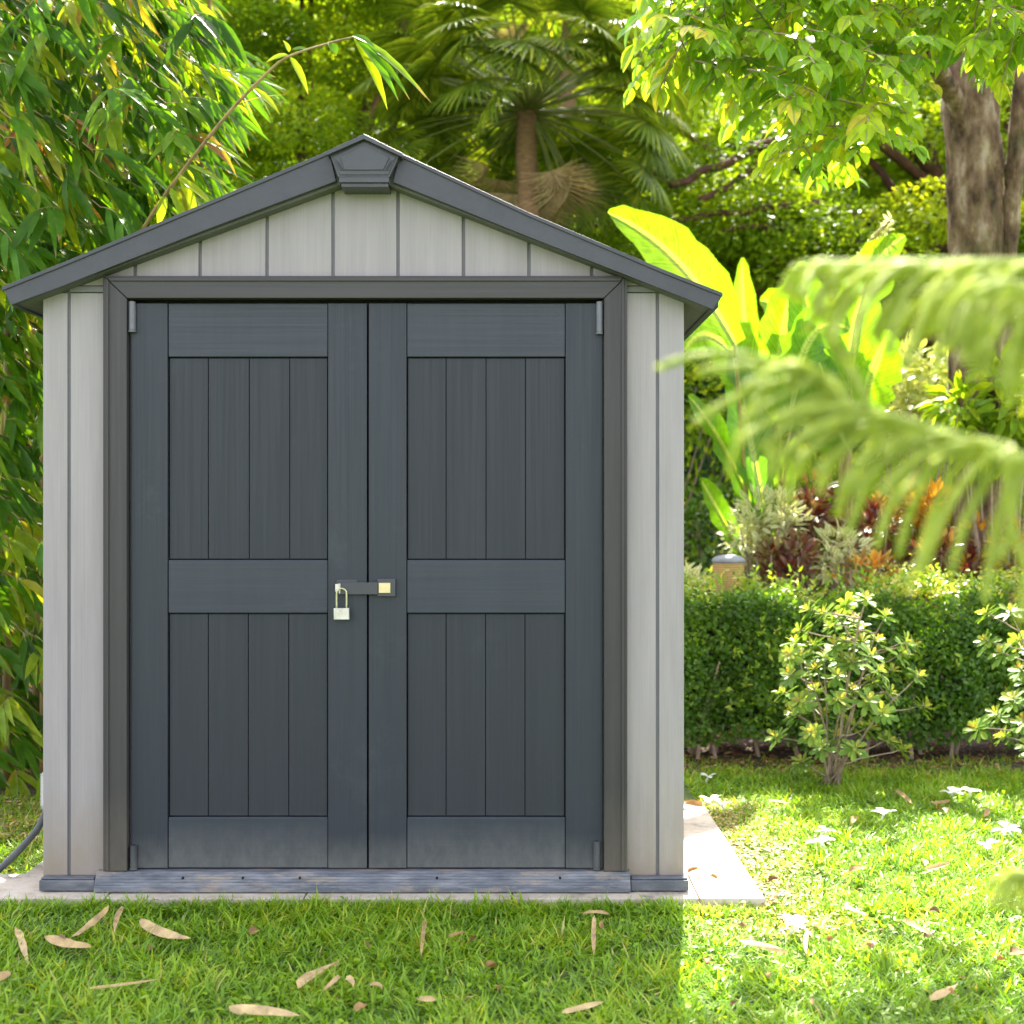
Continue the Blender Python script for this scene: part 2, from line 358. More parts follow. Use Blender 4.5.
M['hcore'] = surf('hedge_twigs', [(.3,(.012,.018,.008)),(.7,(.04,.045,.02))], 20, rough=.95, bump=1., bscale=30, dist=.03)

# ================================================================== SHED
def S(px, py): return ((px-512)/290., CZ-(py-512)/290.)
SX0, SX1 = S(43,0)[0], S(684,0)[0]
shed = empty('garden_shed', (0, .6, 0), 'pale grey plastic garden shed with dark grey double doors and a low gabled roof', 'shed')
DEPTH = 1.25
def roof_under(px):           # underside of the verge, px -> py
    return 304 - (px-12)*(304-180)/(336-12.) if px < 364 else 181 + (px-393)*(309-181)/(713-393.)

wall = MB()
def planks(cuts, ybot, ytop, gap=3.2):
    for a, b in zip(cuts[:-1], cuts[1:]):
        x0, x1 = a+gap/2, b-gap/2
        if callable(ytop):
            pts = [S(x0, ybot), S(x1, ybot), S(x1, ytop(x1))]
            if x0 < 364 < x1: pts.append(S(364, ytop(364)-0))
            pts.append(S(x0, ytop(x0)))
            if pts[2][1] <= pts[1][1]+.002: continue
            wall.prism(pts, 0, .02)
        else:
            (ax, bz), (bx, tz) = S(x0, ybot), S(x1, ytop); wall.box(ax, bx, 0, .02, bz, tz)
rt = lambda x: roof_under(x)-6
planks([41.4, 69, 107.6], 878, 293)
planks([624, 657.5, 685.6], 878, 293)
planks([70.4, 135, 200, 267, 333, 398, 463.5, 529, 592, 655.6], 285.5, rt)
# backing (seams, darker) and the dark strip where the gable sits on the walls
wall.box(S(44,0)[0], S(130,0)[0], .010, .03, .003, S(0,297)[1], 1)
wall.box(S(602,0)[0], S(683,0)[0], .010, .03, .003, S(0,297)[1], 1)
wall.prism([S(60,298), S(668,298), S(668,282), S(393,172), S(336,172), S(60,282)], .0105, .029, 1)
wall.box(S(70,0)[0], S(107,0)[0], -.004, .0095, S(0,292.2)[1], S(0,286.3)[1], 1)
wall.box(S(625,0)[0], S(658,0)[0], -.004, .0095, S(0,292.2)[1], S(0,286.3)[1], 1)
wall.build('front_wall', [M['wall'], M['seam']], shed, bevel=.0022)
for sx, nm in ((SX0, 1), (SX1, -1)):
    sw = MB(); n = 6
    for i in range(n):
        y0 = .021 + (DEPTH-.03)*i/n; y1 = .021 + (DEPTH-.03)*(i+1)/n - .010
        a, b = sorted((sx, sx+nm*.02)); sw.box(a, b, y0, y1, .003, 1.99)
    a, b = sorted((sx+nm*.008, sx+nm*.03)); sw.box(a, b, .031, DEPTH-.02, .004, 1.985, 1)
    sw.build('side_wall', [M['wall'], M['seam']], shed, bevel=.002)
bw = MB(); bw.box(SX0+.001, SX1-.001, DEPTH-.01, DEPTH+.01, .003, 1.99)
bw.prism([(SX0+.05,1.992),(SX1-.05,1.992),(S(364,0)[0],2.40)], DEPTH-.01, DEPTH+.01)
bw.build('back_wall', M['wall'], shed, bevel=.002)

# --- roof: two slopes, front verge boards, soffits, ridge cap
YF = -.085
def V2(px, py, Y=YF):
    p = W(px, py, Y); return (p.x, p.z)
TL = [(2.5,287),(60,264),(200,205.5),(329,151)]
TR = [(722.5,293),(664,270),(529,213),(400,153)]
BL = [(11,305),(60,287),(200,232),(336,181)]
BR = [(713,309.5),(664,290),(529,237),(393,182)]
for name, T, B, sgn in (('l', TL, BL, 1), ('r', TR, BR, -1)):
    rf = MB()
    t = [V2(*p) for p in T]; b = [V2(*p) for p in B]
    ap = V2(364, 137) if sgn > 0 else V2(364, 137)
    lowap = V2(364, 168)
    # overlapping roof courses, each a few millimetres above the next one down
    n = 7
    x0, z0 = t[0][0]+sgn*.01, t[0][1]; x1, z1 = ap
    for i in range(n):
        fa, fb = i/n, (i+1)/n+.02
        xa, za = x0+(x1-x0)*fa, z0+(z1-z0)*fa-.033; xb, zb = x0+(x1-x0)*min(fb,1), z0+(z1-z0)*min(fb,1)-.033
        rf.prism([(xa, za-.012), (xa, za+.010), (xb, zb+.002), (xb, zb-.012)], YF+.022, DEPTH+.08)
    # soffit board below
    rf.prism([(b[0][0], b[0][1]+.002), (t[0][0]+sgn*.01, t[0][1]-.035), (ap[0], ap[1]-.049), (lowap[0], lowap[1]-.02)], YF+.024, DEPTH+.075, 1)
    r_ = rf.build('roof', [M['roof'], M['soffit']], shed, bevel=.001)
    vb = MB()
    poly = t + [V2(364,137+6)] + [V2(364,168)] + b[::-1]
    # build verge as quads strip prism pieces to stay convex
    vb.prism(t[:]+[b[3], b[2], b[1], b[0]], YF, YF+.022)
    # raised bead along the top edge
    up = [V2(x, y) for x, y in T]; lo = [V2(x, y+4.0) for x, y in T]
    vb.prism(up+lo[::-1], YF-.006, YF-.0005)
    vb.build('verge_board', M['roof'], r_, bevel=.0015)
    ev = MB(); e0 = t[0]
    ev.prism([(e0[0]-sgn*.004, e0[1]-.004), (e0[0]+sgn*.014, e0[1]-.004), (b[0][0]+sgn*.014, b[0][1]-.002), (b[0][0]-sgn*.004, b[0][1]-.002)], YF+.0225, DEPTH+.078)
    ev.build('eave_board', M['roof'], r_, bevel=.0015)
cap = MB()
YC = -.115
c = lambda x, y: V2(x, y, YC)
cap.prism([c(329,152), c(364,137.5), c(400,154), c(389.5,177), c(338,177)], YC, YF-.001)
cap.prism([c(333.5,157), c(364,142), c(396,157.5), c(388.5,175), c(340,175)], YC-.004, YC-.0005)
cap.prism([c(340.5,157.5), c(364,146), c(389.5,158), c(383.5,170.5), c(345,170.5)], YC-.009, YC-.0045)
cap.prism([V2(326,151.5,YC-.02), V2(364,134,YC-.02), V2(403,153.5,YC-.02), V2(402,157,YC-.02), V2(364,139,YC-.02), V2(327.5,155,YC-.02)], YC-.022, YF-.002)
cap.box(c(339,0)[0], c(389,0)[0], YC-.002, YF-.003, c(0,182.5)[1], c(0,177.2)[1])
cap.box(c(341,0)[0], c(388,0)[0], YC+.006, -.004, c(0,186.5)[1], c(0,182.8)[1])
for sgn, xx in ((1, 335.2), (-1, 393.8)):
    for k in range(3):
        dx = sgn*(1.6*k)
        cap.prism([c(xx+dx, 160+k), c(xx+dx+sgn*.7, 160+k), c(xx+dx+sgn*5.7, 171), c(xx+dx+sgn*5.0, 171)], YC-.0075, YC-.004)
cap.build('gable_cap', M['cap'], shed, bevel=.0015)
rc = MB(); a = V2(326,151.5); b_ = V2(364,134); c_ = V2(403,153.5)
rc.prism([a, b_, c_, (c_[0], c_[1]-.012), (b_[0], b_[1]-.014), (a[0], a[1]-.012)], YF+.001, DEPTH+.09)
rc.build('ridge_strip', M['roof'], shed, bevel=.002)

# --- door frame with mitred corners
fr = MB()
fo = empty('door_frame', (0,0,0)); fo.parent = shed; fo.location = -shed.location
fr.prism([S(106,277.5), S(106,868.5), S(129.5,868.5), S(129.5,300)], -.034, .012)
fr.prism([S(109,278.9), S(109,868), S(112,868), S(112,283)], -.040, -.0345)
fr.build('jamb', M['frame'], fo, bevel=.002)
fr = MB()
fr.prism([S(626.5,277.5), S(626.5,868.5), S(603.5,868.5), S(603.5,300)], -.034, .012)
fr.prism([S(623.5,278.9), S(623.5,868), S(620.5,868), S(620.5,283)], -.040, -.0345)
fr.build('jamb', M['frame'], fo, bevel=.002)
fr = MB()
fr.prism([S(106.6,277.5), S(626,277.5), S(603,299.6), S(130,299.6)], -.034, .012)
fr.prism([S(110,279.5), S(622.5,279.5), S(619,283), S(113.5,283)], -.040, -.0345)
fr.build('lintel', M['frameh'], fo, bevel=.002)
bk = MB(); bk.box(S(128,0)[0], S(605,0)[0], .034, .05, .02, S(0,296)[1]); bk.build('door_backing', M['black'], fo)

def door(xa, xb, s0, s1, cutsU, cutsL, side):
    o = MB()
    xs = [S(v,0)[0] for v in (xa, s0, s1, xb)]
    zt, zb = S(0,303.5)[1], S(0,867.5)[1]
    o.box(xs[0], xs[1]-.0012, -.008, .03, zb, zt); o.box(xs[2]+.0012, xs[3], -.008, .03, zb, zt)
    o.box(xs[1]-.001, xs[2]+.001, .018, .0295, zb, zt, 1)
    d = o.build('door', [M['door'], M['groove']], shed, bevel=.0022)
    for name, y0, y1 in (('top_rail', 303.5, 357), ('middle_rail', 560, 613), ('bottom_rail', 817, 867.5)):
        r = MB(); r.box(xs[1]+.0004, xs[2]-.0004, -.0045, .017, S(0,y1)[1], S(0,y0)[1]); r.build(name, M['rail'], d, bevel=.003)
    for y0, y1, cuts in ((358.2, 559, cutsU), (614.2, 816, cutsL)):
        p = MB(); cs = [s0+.8]+cuts+[s1-.8]
        for i, (a, b) in enumerate(zip(cs[:-1], cs[1:])):
            p.box(S(a+(0 if a == cs[0] else .32),0)[0], S(b-(0 if b == cs[-1] else .32),0)[0], .0035+.0006*((i*7)%3), .0175, S(0,y1)[1], S(0,y0)[1])
        p.build('panel', M['panel'], d, bevel=.0018)
    return d
dl = door(131.5, 367.1, 168.5, 328, [208,249,289.5], [208,248,288.5], 0)
dr = door(369.0, 602.3, 407, 565.2, [446,486,525.5], [446,485.5,525], 1)
def hinge(x0, x1, y0, y1, d, mat):
    h = MB(); cx = S((x0+x1)/2, 0)[0]; r = (x1-x0)/2/290
    h.tube([(cx, -.018, S(0,y1)[1]), (cx, -.018, S(0,y0)[1])], r, 12)
    h.tube([(cx, -.018, S(0,y1+2)[1]), (cx, -.018, S(0,y1+.2)[1])], r*1.15, 12)
    h.box(cx-r*.6, cx+r*.6, -.017, -.0082, S(0,y1)[1], S(0,y0)[1])
    h.build('hinge', mat, d, bevel=.0008)
hinge(130.2, 137.2, 302.5, 331, dl, M['hinge']); hinge(131.5, 138.5, 844, 866, dl, M['door'])
hinge(595.8, 602.4, 302.5, 333, dr, M['hinge']); hinge(593, 600, 840, 866, dr, M['rail'])
# latch
la = MB()
la.box(S(378,0)[0], S(396,0)[0], -.024, -.0085, S(0,596)[1], S(0,578.5)[1])
la.box(S(340.5,0)[0], S(378.5,0)[0], -.030, -.014, S(0,594)[1], S(0,582)[1])
la.box(S(337,0)[0], S(358,0)[0], -.0138, -.0085, S(0,586)[1], S(0,579.5)[1])
la.build('latch', M['cap'], dr, bevel=.0015)
li = MB(); li.box(S(379.5,0)[0], S(391,0)[0], -.0275, -.0244, S(0,592.5)[1], S(0,582.5)[1]); li.build('latch_insert', M['brass'], dr, bevel=.001)
st = MB()
for z in (.0,): st.tube([W(339.5,593,-.012)+Vector((0,0,0)), W(339.5,593,-.030), W(339.5,584,-.034), W(339.5,584,-.012)], .0035, 8)
st.box(S(336.5,0)[0], S(341.5,0)[0], -.034, -.026, S(0,591)[1], S(0,583.5)[1])
st.build('staple', M['steel'], dl, smooth=False, bevel=.001)
pl = empty('padlock', W(341.5,620,-.035), 'small silvery padlock hanging from the door latch', 'padlock')
pb = MB(); pb.box(W(334,0,-.035).x, W(349.3,0,-.035).x, -.046, -.026, W(0,619.5,-.035).z, W(0,608,-.035).z); pb.build('lock_body', M['steel'], pl, bevel=.0022)
for k, zy in enumerate((610.5, 613, 615.5)):
    pass
ps = MB()
ps.tube(spline([W(336.6,609,-.036), W(336.6,594,-.036), W(337.8,590.3,-.036), W(341.6,588.5,-.036), W(345.4,590.3,-.036), W(346.5,594,-.036), W(346.5,609,-.036)], 4), .0032, 8)
ps.build('shackle', M['shackle'], pl, smooth=True)

# --- threshold and end sills
th = MB()
xa, xb = S(99.5,0)[0], S(629,0)[0]
prof = [(.012,.004),(.012,.066),(-.030,.065)]
for k in range(5):
    y = -.034-.0062*k; z = .062-.0085*k; prof += [(y, z), (y-.0005, z-.0055), (y-.0035, z-.0075), (y-.004, z-.003)]
prof += [(-.064,.022),(-.064,.004)]
n = len(prof)
th.add([(xa,y,z_) for y,z_ in prof]+[(xb,y,z_) for y,z_ in prof],
       [(i,(i+1)%n,(i+1)%n+n,i+n) for i in range(n)]+[tuple(range(n))[::-1], tuple(range(n,2*n))])
tho = th.build('threshold', M['sill'], shed)
for px in (183, 300, 437, 560, 243):
    sc_ = MB(); p = W(px, 875, -.06); sc_.tube([(p.x, -.0655, .052), (p.x, -.058, .052)], .0045, 8)
    sc_.build('screw', M['black'], tho)
for a, b in ((44, 98.8), (629.6, 687)):
    e = MB(); e.box(S(a,0)[0], S(b,0)[0], -.05, .03, .004, .040); e.box(S(a+1,0)[0], S(b-1,0)[0], -.042, -.001, .0405, .047)
    e.build('end_sill', M['sill2'], shed, bevel=.004)

# ================================================================== GROUND
GZ = -.03
def plane(name, x0, x1, y0, y1, z, mat, nx=1, ny=1, amp=0, kind='structure'):
    me = bpy.data.meshes.new(name); vs = []; fs = []
    for j in range(ny+1):
        for i in range(nx+1):
            vs.append((x0+(x1-x0)*i/nx, y0+(y1-y0)*j/ny, z+(random.uniform(-amp, amp) if 0<i<nx and 0<j<ny else 0)))
    for j in range(ny):
        for i in range(nx):
            a = j*(nx+1)+i; fs.append((a, a+1, a+nx+2, a+nx+1))
    me.from_pydata(vs, [], fs); o = link(name, me, mat, smooth=True); return tag(o, kind=kind)
plane('ground', -200, 200, -60, 300, GZ-.004, M['ground'])
plane('soil_bed', .55, 9, 2.12, 6.5, GZ+.006, M['soil'], 60, 30, .006)
plane('planting_bed', -9, -1.5, 1.45, 6.5, GZ+.006, M['soil'], 50, 30, .006)
pv = MB()
def slab(x0, x1, y0, y1): pv.box(x0, x1, y0, y1, -.045, -.001+random.uniform(-.0008,.0008))
XR = .853
for (y0, y1) in ((-.118,.186),(.192,.806),(.812,1.36)):
    xs = [-2.75,-2.06,-1.37,-.70,.0,.63,XR] if y0 < 0 else [-1.75,-1.2,-.55,.1,.6,XR]
    for a, b in zip(xs[:-1], xs[1:]): slab(a+.002, b-.002, y0, y1)
tag(pv.build('paving', M['paving'], bevel=.004), kind='structure')

# ---- grass
def lawn():
    L = Leaves()
    def patch(n, x0, x1, y0, y1, hmul=1.0, dry=0.0, keep=None):
        x, y = U1(n, x0, x1), U1(n, y0, y1)
        k = np.abs(x) < (y+Z0)*.47+.25
        onpav = (y > -.125) & (y < 1.37) & (x < XR+.004)
        onpav &= ~((x < -2.06) & (y > .19)) & ~((x < -1.75) & (y > .19))
        k &= ~onpav
        if keep is not None: k &= keep(x, y)
        x, y = x[k], y[k]; n = len(x)
        cl = np.sin(x*9.1+1.3*np.sin(y*7))*np.sin(y*11.3+1.7*np.sin(x*5.2))
        cl2 = np.sin(x*31+2*np.sin(y*23))*np.sin(y*37+x*13)
        h = (.042+.012*cl+.012*cl2)*hmul*U1(n, .5, 1.6)
        h = np.where((y < -.1) & (y > -.30), h*np.clip(.85+(-y-.12)*4.5, .7, 1.), h)
        h = np.clip(h, .014, .10)
        # short and dry next to the slab on the sunny side
        worn = np.clip(1-(x-XR)/.35, 0, 1)*((y > -.5) & (y < 1.6) & (x > XR-.3))
        h *= 1-.4*worn
        th_ = U1(n, 0, 2*np.pi); lean = U1(n, .2, 1.7)
        d = np.stack([np.cos(th_)*lean, np.sin(th_)*lean, np.ones(n)], 1)
        nr = np.stack([np.cos(th_+rng.normal(0,.5,n)), np.sin(th_+rng.normal(0,.5,n)), np.full(n,.3)], 1)*-1
        nr[:,2] = .4
        r = np.clip(.42+.22*cl+rng.normal(0,.2,n)+.3*dry, 0, .93)
        dryp = U1(n) < (.02+dry+.28*worn); r = np.where(dryp, U1(n, .93, 1.), r)
        L.add(BLADE, np.stack([x, y, np.full(n, GZ-.004)], 1), d, nr, h, U1(n, .0045, .0095), r)
    patch(60000, -2.3, 2.3, -1.55, -.10)
    patch(12000, -2.3, 2.3, -.22, -.118, .95)
    patch(52000, .85, 3.6, -.13, 2.2)
    patch(15000, -3.2, -1.6, .17, 1.6, 1.0, .12)
    patch(5000, .85, 4.2, 2.0, 2.5, .9, .1)
    return L
tag(lawn().build('grass', M['grass']), 'short bright green lawn grass around the shed', 'grass', kind='stuff')
# broad ground-cover leaves among the grass
def clover():
    L = Leaves(); n = 5200
    x = np.concatenate([U1(n, -2.2, 2.6), U1(1000, .9, 3.4)]); y = np.concatenate([U1(n, -1.5, -.13), U1(1000, -.1, 2.2)])
    n = len(x); k = ~((y > -.125) & (y < 1.37) & (x < XR+.03)); x, y = x[k], y[k]; n = len(x)
    k = (np.sin(x*5+2)*np.sin(y*6+x*3) > U1(n, -.6, .8)); x, y = x[k], y[k]; n = len(x)
    a = U1(n, 0, 2*np.pi)
    d = np.stack([np.cos(a), np.sin(a), U1(n, -.1, .6)], 1)
    L.add(OVATE, np.stack([x, y, GZ+U1(n, .010, .034)], 1), d, np.array([0,0,1.])+N3(n, .25), U1(n, .014, .03), U1(n, .009, .016), U1(n, .1, .75))
    return L
tag(clover().build('ground_cover', M['grass']), 'low broad-leaved weeds growing through the lawn', 'ground cover', kind='stuff')

# ---- sun-bleached clippings beside the slab
def clippings():
    L = Leaves(); n = 1500
    x = XR + np.abs(rng.normal(0, .16, n))+.0; y = U1(n, -.45, 1.5)
    k = (x < XR+.42); x, y = x[k], y[k]; n = len(x)
    a = U1(n, 0, 6.28); d = np.stack([np.cos(a), np.sin(a), U1(n, -.1, .25)], 1)
    L.add(LANCE2, np.stack([x, y, GZ+U1(n, .006, .022)], 1), d, np.array([0,0,1.])+N3(n, .3), U1(n, .012, .035), U1(n, .004, .010), U1(n, .5, 1.))
    n = 1200
    x = U1(n, -3., -1.7); y = U1(n, .75, 1.5); a = U1(n, 0, 6.28); d = np.stack([np.cos(a), np.sin(a), U1(n, -.1, .25)], 1)
    L.add(LANCE2, np.stack([x, y, GZ+U1(n, .006, .03)], 1), d, np.array([0,0,1.])+N3(n, .3), U1(n, .02, .06), U1(n, .005, .014), U1(n, .0, 1.))
    n = 2600
    x = U1(n, .9, 4.2); y = U1(n, 2.05, 3.0); a = U1(n, 0, 6.28); d = np.stack([np.cos(a), np.sin(a), U1(n, -.1, .3)], 1)
    L.add(LANCE2, np.stack([x, y, GZ+U1(n, .006, .022)], 1), d, np.array([0,0,1.])+N3(n, .4), U1(n, .02, .05), U1(n, .006, .018), U1(n, .0, .7))
    return L
tag(clippings().build('leaf_litter', M['dryleaf']), 'dry clippings and leaf crumbs strewn at the lawn edges', 'leaf litter', kind='stuff')

def gpt(px, py, z=GZ+.03):
    d = (CZ-z)*F/(py-512.); return Vector(((px-512)/F*d, d-Z0, z))

# ---- fallen dry leaves: each one a thing
def fallen(ax, ay, bx, by, w, label, rnd=.8, group='dry leaves fallen on the lawn', h=.012):
    A, B = gpt(ax, ay, GZ+.040), gpt(bx, by, GZ+.040+h)
    ln = (B-A).length
    q_ = lambda v: v*random.uniform(.82,1.12)
    T = tpl([(0,.22),(.05,q_(.6)),(.14,q_(.85)),(.27,q_(1)),(.42,q_(.98)),(.56,q_(1)),(.70,q_(.85)),(.82,q_(.62)),(.92,q_(.38)),(1,.06)],
            random.choice([.4,.8,-.5]), random.choice([.06,-.05,.12]), bend=random.uniform(-.5,.5), curl=random.uniform(-1.6,1.6))
    L = Leaves(); L.add(T, [A], B-A, (random.uniform(-.25,.25), -.7, 1), ln, w, rnd)
    o = L.build('fallen_leaf', M['dryleaf'], loc=tuple(A)); return tag(o, label, 'fallen leaf', group)
FL = [
 (70,938,108,911,.022,'long tan fallen leaf pointing up right, crossing another at lower left of lawn',.9),
 (46,936,89,943,.028,'short flat tan leaf crossed by a longer one at lower left of lawn',.8),
 (123,907,117,938,.020,'narrow tan leaf standing nearly upright in the grass left of the doors',.85),
 (140,920,194,943,.034,'broad pinkish tan leaf lying just right of the upright narrow one',.95),
 (88,988,160,976,.010,'very thin straw coloured leaf lying low at lower left of the lawn',.75),
 (17,928,26,952,.022,'pale buff leaf sticking up by the left edge of the lawn',1.),
 (-6,974,10,973,.03,'brown leaf cut off by the left edge of the photo',.6),
 (297,985,339,958,.032,'broad tan leaf slanting up right below the left door',.9),
 (324,991,338,970,.020,'small tan leaf close beside the broad slanting one',.8),
 (229,1008,306,1020,.030,'longest tan leaf, at the bottom edge of the lawn under the left door',1.),
 (425,919,421,949,.013,'thin upright tan leaf below the latch',.7),
 (449,936,470,929,.012,'small orange-brown leaf right of the thin upright one',.45),
 (562,1013,604,1000,.018,'pale curved leaf at the bottom of the lawn under the right door',1.),
 (595,917,596,943,.016,'upright tan leaf under a bent one near the threshold',.9),
 (582,914,609,913,.013,'bent tan leaf lying over an upright one near the threshold',.8),
 (487,967,498,966,.028,'small round orange leaf in the grass below the right door',.35),
 (418,998,434,997,.018,'small pale leaf in the grass near the bottom centre',.9),
 (346,978,352,984,.02,'crumpled pale scrap right of the broad slanting leaf',.9),
 (370,986,382,990,.018,'pink-tan leaf scrap at bottom of lawn, left of centre',.85),
 (930,999,958,981,.022,'tan leaf slanting up right at lower right of the lawn',.8),
 (903,920,936,935,.022,'long orange-tan leaf in the sunny grass at right',.65),
 (739,939,786,947,.024,'long bleached leaf in the sun right of the slab corner',1.),
 (845,903,869,917,.020,'tan leaf in the middle of the sunny lawn',.8),
 (808,930,808,950,.014,'upright whitish leaf in the sunny lawn',1.),
 (1010,951,1030,955,.035,'curled red-brown leaf at the right edge of the lawn',.2),
 (925,870,950,864,.022,'pinkish tan leaf below the two white flowers at right',.85),
 (869,868,848,872,.024,'brown curled leaf right of the white flower pair',.35),
 (950,800,925,803,.018,'brown leaf in the grass by the soil bed at right',.4),
 (770,800,795,806,.018,'tan leaf near the foot of the pale green shrub',.7),
 (893,790,912,800,.022,'orange-tan leaf lying under the shrub in the grass',.6),
 (675,803,703,806,.030,'orange-brown leaf lying on the paving beside the shed',.45),
 (688,872,703,871,.020,'small brown leaf lying on the sunlit paving joint',.35),
]
for q in FL: fallen(*q)
for i in range(30):
    px, py = (random.uniform(700, 1020), random.uniform(800, 1010)) if i < 22 else (random.uniform(20, 660), random.uniform(912, 1010))
    a = random.uniform(0, 6.28); l = random.uniform(6, 13)
    fallen(px, py, px+l*math.cos(a), py+l*.5*math.sin(a), random.uniform(.012,.028), 'small curled brown leaf scrap lying in the grass', random.uniform(0,.45), 'leaf scraps in the grass', .008)

# ---- fallen white flowers
def flower(px, py, s, label, tilt=(0,0,1)):
    s = s*1.3
    c0 = gpt(px, py, GZ+.045)
    root = empty('fallen_flower', tuple(c0), label, 'flower', 'white flowers fallen on the lawn')
    L = Leaves(); T = tpl([(0,.25),(.3,.6),(.65,1),(.88,.75),(1,.2)], .25, .28)
    a0 = random.uniform(0, 6.28)
    for k in range(5):
        a = a0+k*2*math.pi/5+random.uniform(-.2,.2)
        d = Vector((math.cos(a), math.sin(a), random.uniform(.1,.9)))
        L.add(T, [c0], d, (-.3*math.cos(a), -.3*math.sin(a), 1), s*random.uniform(.85,1.1), s*.7, random.random())
    L.build('petals', M['petal'], root)
    t = MB(); t.tube([c0, c0+Vector((random.uniform(-.03,.03), random.uniform(-.01,.02), -.028))], [.006,.003], 7); t.build('flower_tube', M['petal'], root, smooth=True)
for q in [(820,842,.042,'larger white flower of the pair by the sunlit grass right of the slab'),
          (826,831,.034,'white flower leaning behind its larger neighbour right of the slab'),
          (884,814,.040,'lone white flower in the middle of the lawn behind the pair'),
          (952,793,.042,'left half of the wide white blossom pair near the soil bed'),
          (970,792,.040,'right half of the wide white blossom pair near the soil bed'),
          (1008,830,.046,'starry white flower near the right edge of the lawn'),
          (987,846,.036,'small white flower below the starry one at right'),
          (710,800,.040,'white flower beside the far end of the paving'),
          (722,805,.040,'crumpled white flower just right of the one by the paving end'),
          (708,777,.030,'tiny white flower close to the hedge foot by the shed'),
          (796,925,.036,'flattened white flower low in the sunny grass')]:
    flower(*q)

# ---- hose and white box at the left
h = MB(); h.tube(spline([W(-60,900,.2), W(-20,884,.2), W(5,864,.2), W(24,845,.2), W(38,828,.2), W(46,812,.22), W(56,802,.3)], 6), .0125, 10)
tag(h.build('garden_hose', M['hose'], smooth=True), 'dark slate hose curving up to the left side of the shed', 'hose')
ub = empty('utility_box', W(37,812,1.26), 'small white plastic box peeping out behind the left shed corner', 'utility box')
b = MB(); x0, x1 = W(37,0,1.26).x, W(37,0,1.26).x+.22; zt = W(0,777,1.26).z
b.box(x0, x1, 1.30, 1.44, GZ, zt); b.build('housing', M['whitebox'], ub, bevel=.004)
b = MB(); b.prism([(x0-.004, zt+.001), (x1+.004, zt+.001), (x1-.03, zt+.022), (x0+.028, zt+.022)], 1.295, 1.445); b.build('lid', M['whitebox'], ub, bevel=.003)

# ---- garden lamp behind the hedge
lp = W(728.5, 600, 3.3); lp.z = GZ
lamp = empty('garden_lamp', tuple(lp), 'tan cane-textured bollard lamp with grey domed cap behind the hedge', 'garden lamp')
zt = W(0,562,3.3).z; r = .094
me = MB(); n = 24
prof = [(r*.9, GZ), (r*.9, zt-.2), (r*.93, zt-.19), (r, zt)]
vs = [(lp.x+rr*math.cos(2*math.pi*k/n), lp.y+rr*math.sin(2*math.pi*k/n), z_) for rr, z_ in prof for k in range(n)]
me.add(vs, [(i*n+k, i*n+(k+1)%n, (i+1)*n+(k+1)%n, (i+1)*n+k) for i in range(len(prof)-1) for k in range(n)]+[tuple(len(prof)*n-n+k for k in range(n))])
ms = me.mesh('post'); uvl = ms.uv_layers.new(name='UVMap')
for p in ms.polygons:
    for li_ in p.loop_indices:
        v = ms.vertices[ms.loops[li_].vertex_index].co
        uvl.data[li_].uv = ((math.atan2(v.y-lp.y, v.x-lp.x)+7)*4.2, v.z*18.)
link('post', ms, M['cane'], lamp, smooth=False)
me = MB(); prof = [(r*1.05, zt-.004), (r*1.05, zt+.010), (r*.95, zt+.025), (r*.7, zt+.037), (r*.35, zt+.044), (.004, zt+.046)]
vs = [(lp.x+rr*math.cos(2*math.pi*k/n), lp.y+rr*math.sin(2*math.pi*k/n), z_) for rr, z_ in prof for k in range(n)]
me.add(vs, [(i*n+k, i*n+(k+1)%n, (i+1)*n+(k+1)%n, (i+1)*n+k) for i in range(len(prof)-1) for k in range(n)]+[tuple(range(n))[::-1]])
me.build('dome_cap', M['lampcap'], lamp, smooth=True)

# ================================================================== PLANTS
def ell(n, c, rad, shell=0.0):
    d = unit(N3(n)); r = U1(n)**(1/3.); r = shell+(1-shell)*r
    return np.asarray(c)+d*r[:,None]*np.asarray(rad), d

# --- hedge
hx0, hx1, hy0, hy1, hz = .35, 4.6, 2.42, 3.05, .86
hedge = empty('hedge', (1.8, 2.7, GZ), 'clipped dark green hedge running behind the lawn right of the shed', 'hedge')
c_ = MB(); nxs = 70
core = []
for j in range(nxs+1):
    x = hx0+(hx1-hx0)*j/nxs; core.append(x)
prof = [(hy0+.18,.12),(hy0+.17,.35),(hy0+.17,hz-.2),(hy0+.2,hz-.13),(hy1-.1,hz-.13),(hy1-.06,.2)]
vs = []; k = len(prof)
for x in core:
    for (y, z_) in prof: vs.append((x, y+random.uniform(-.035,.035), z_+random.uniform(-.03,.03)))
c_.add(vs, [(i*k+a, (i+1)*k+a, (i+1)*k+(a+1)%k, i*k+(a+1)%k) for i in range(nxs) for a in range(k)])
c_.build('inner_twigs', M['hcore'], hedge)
L = Leaves()
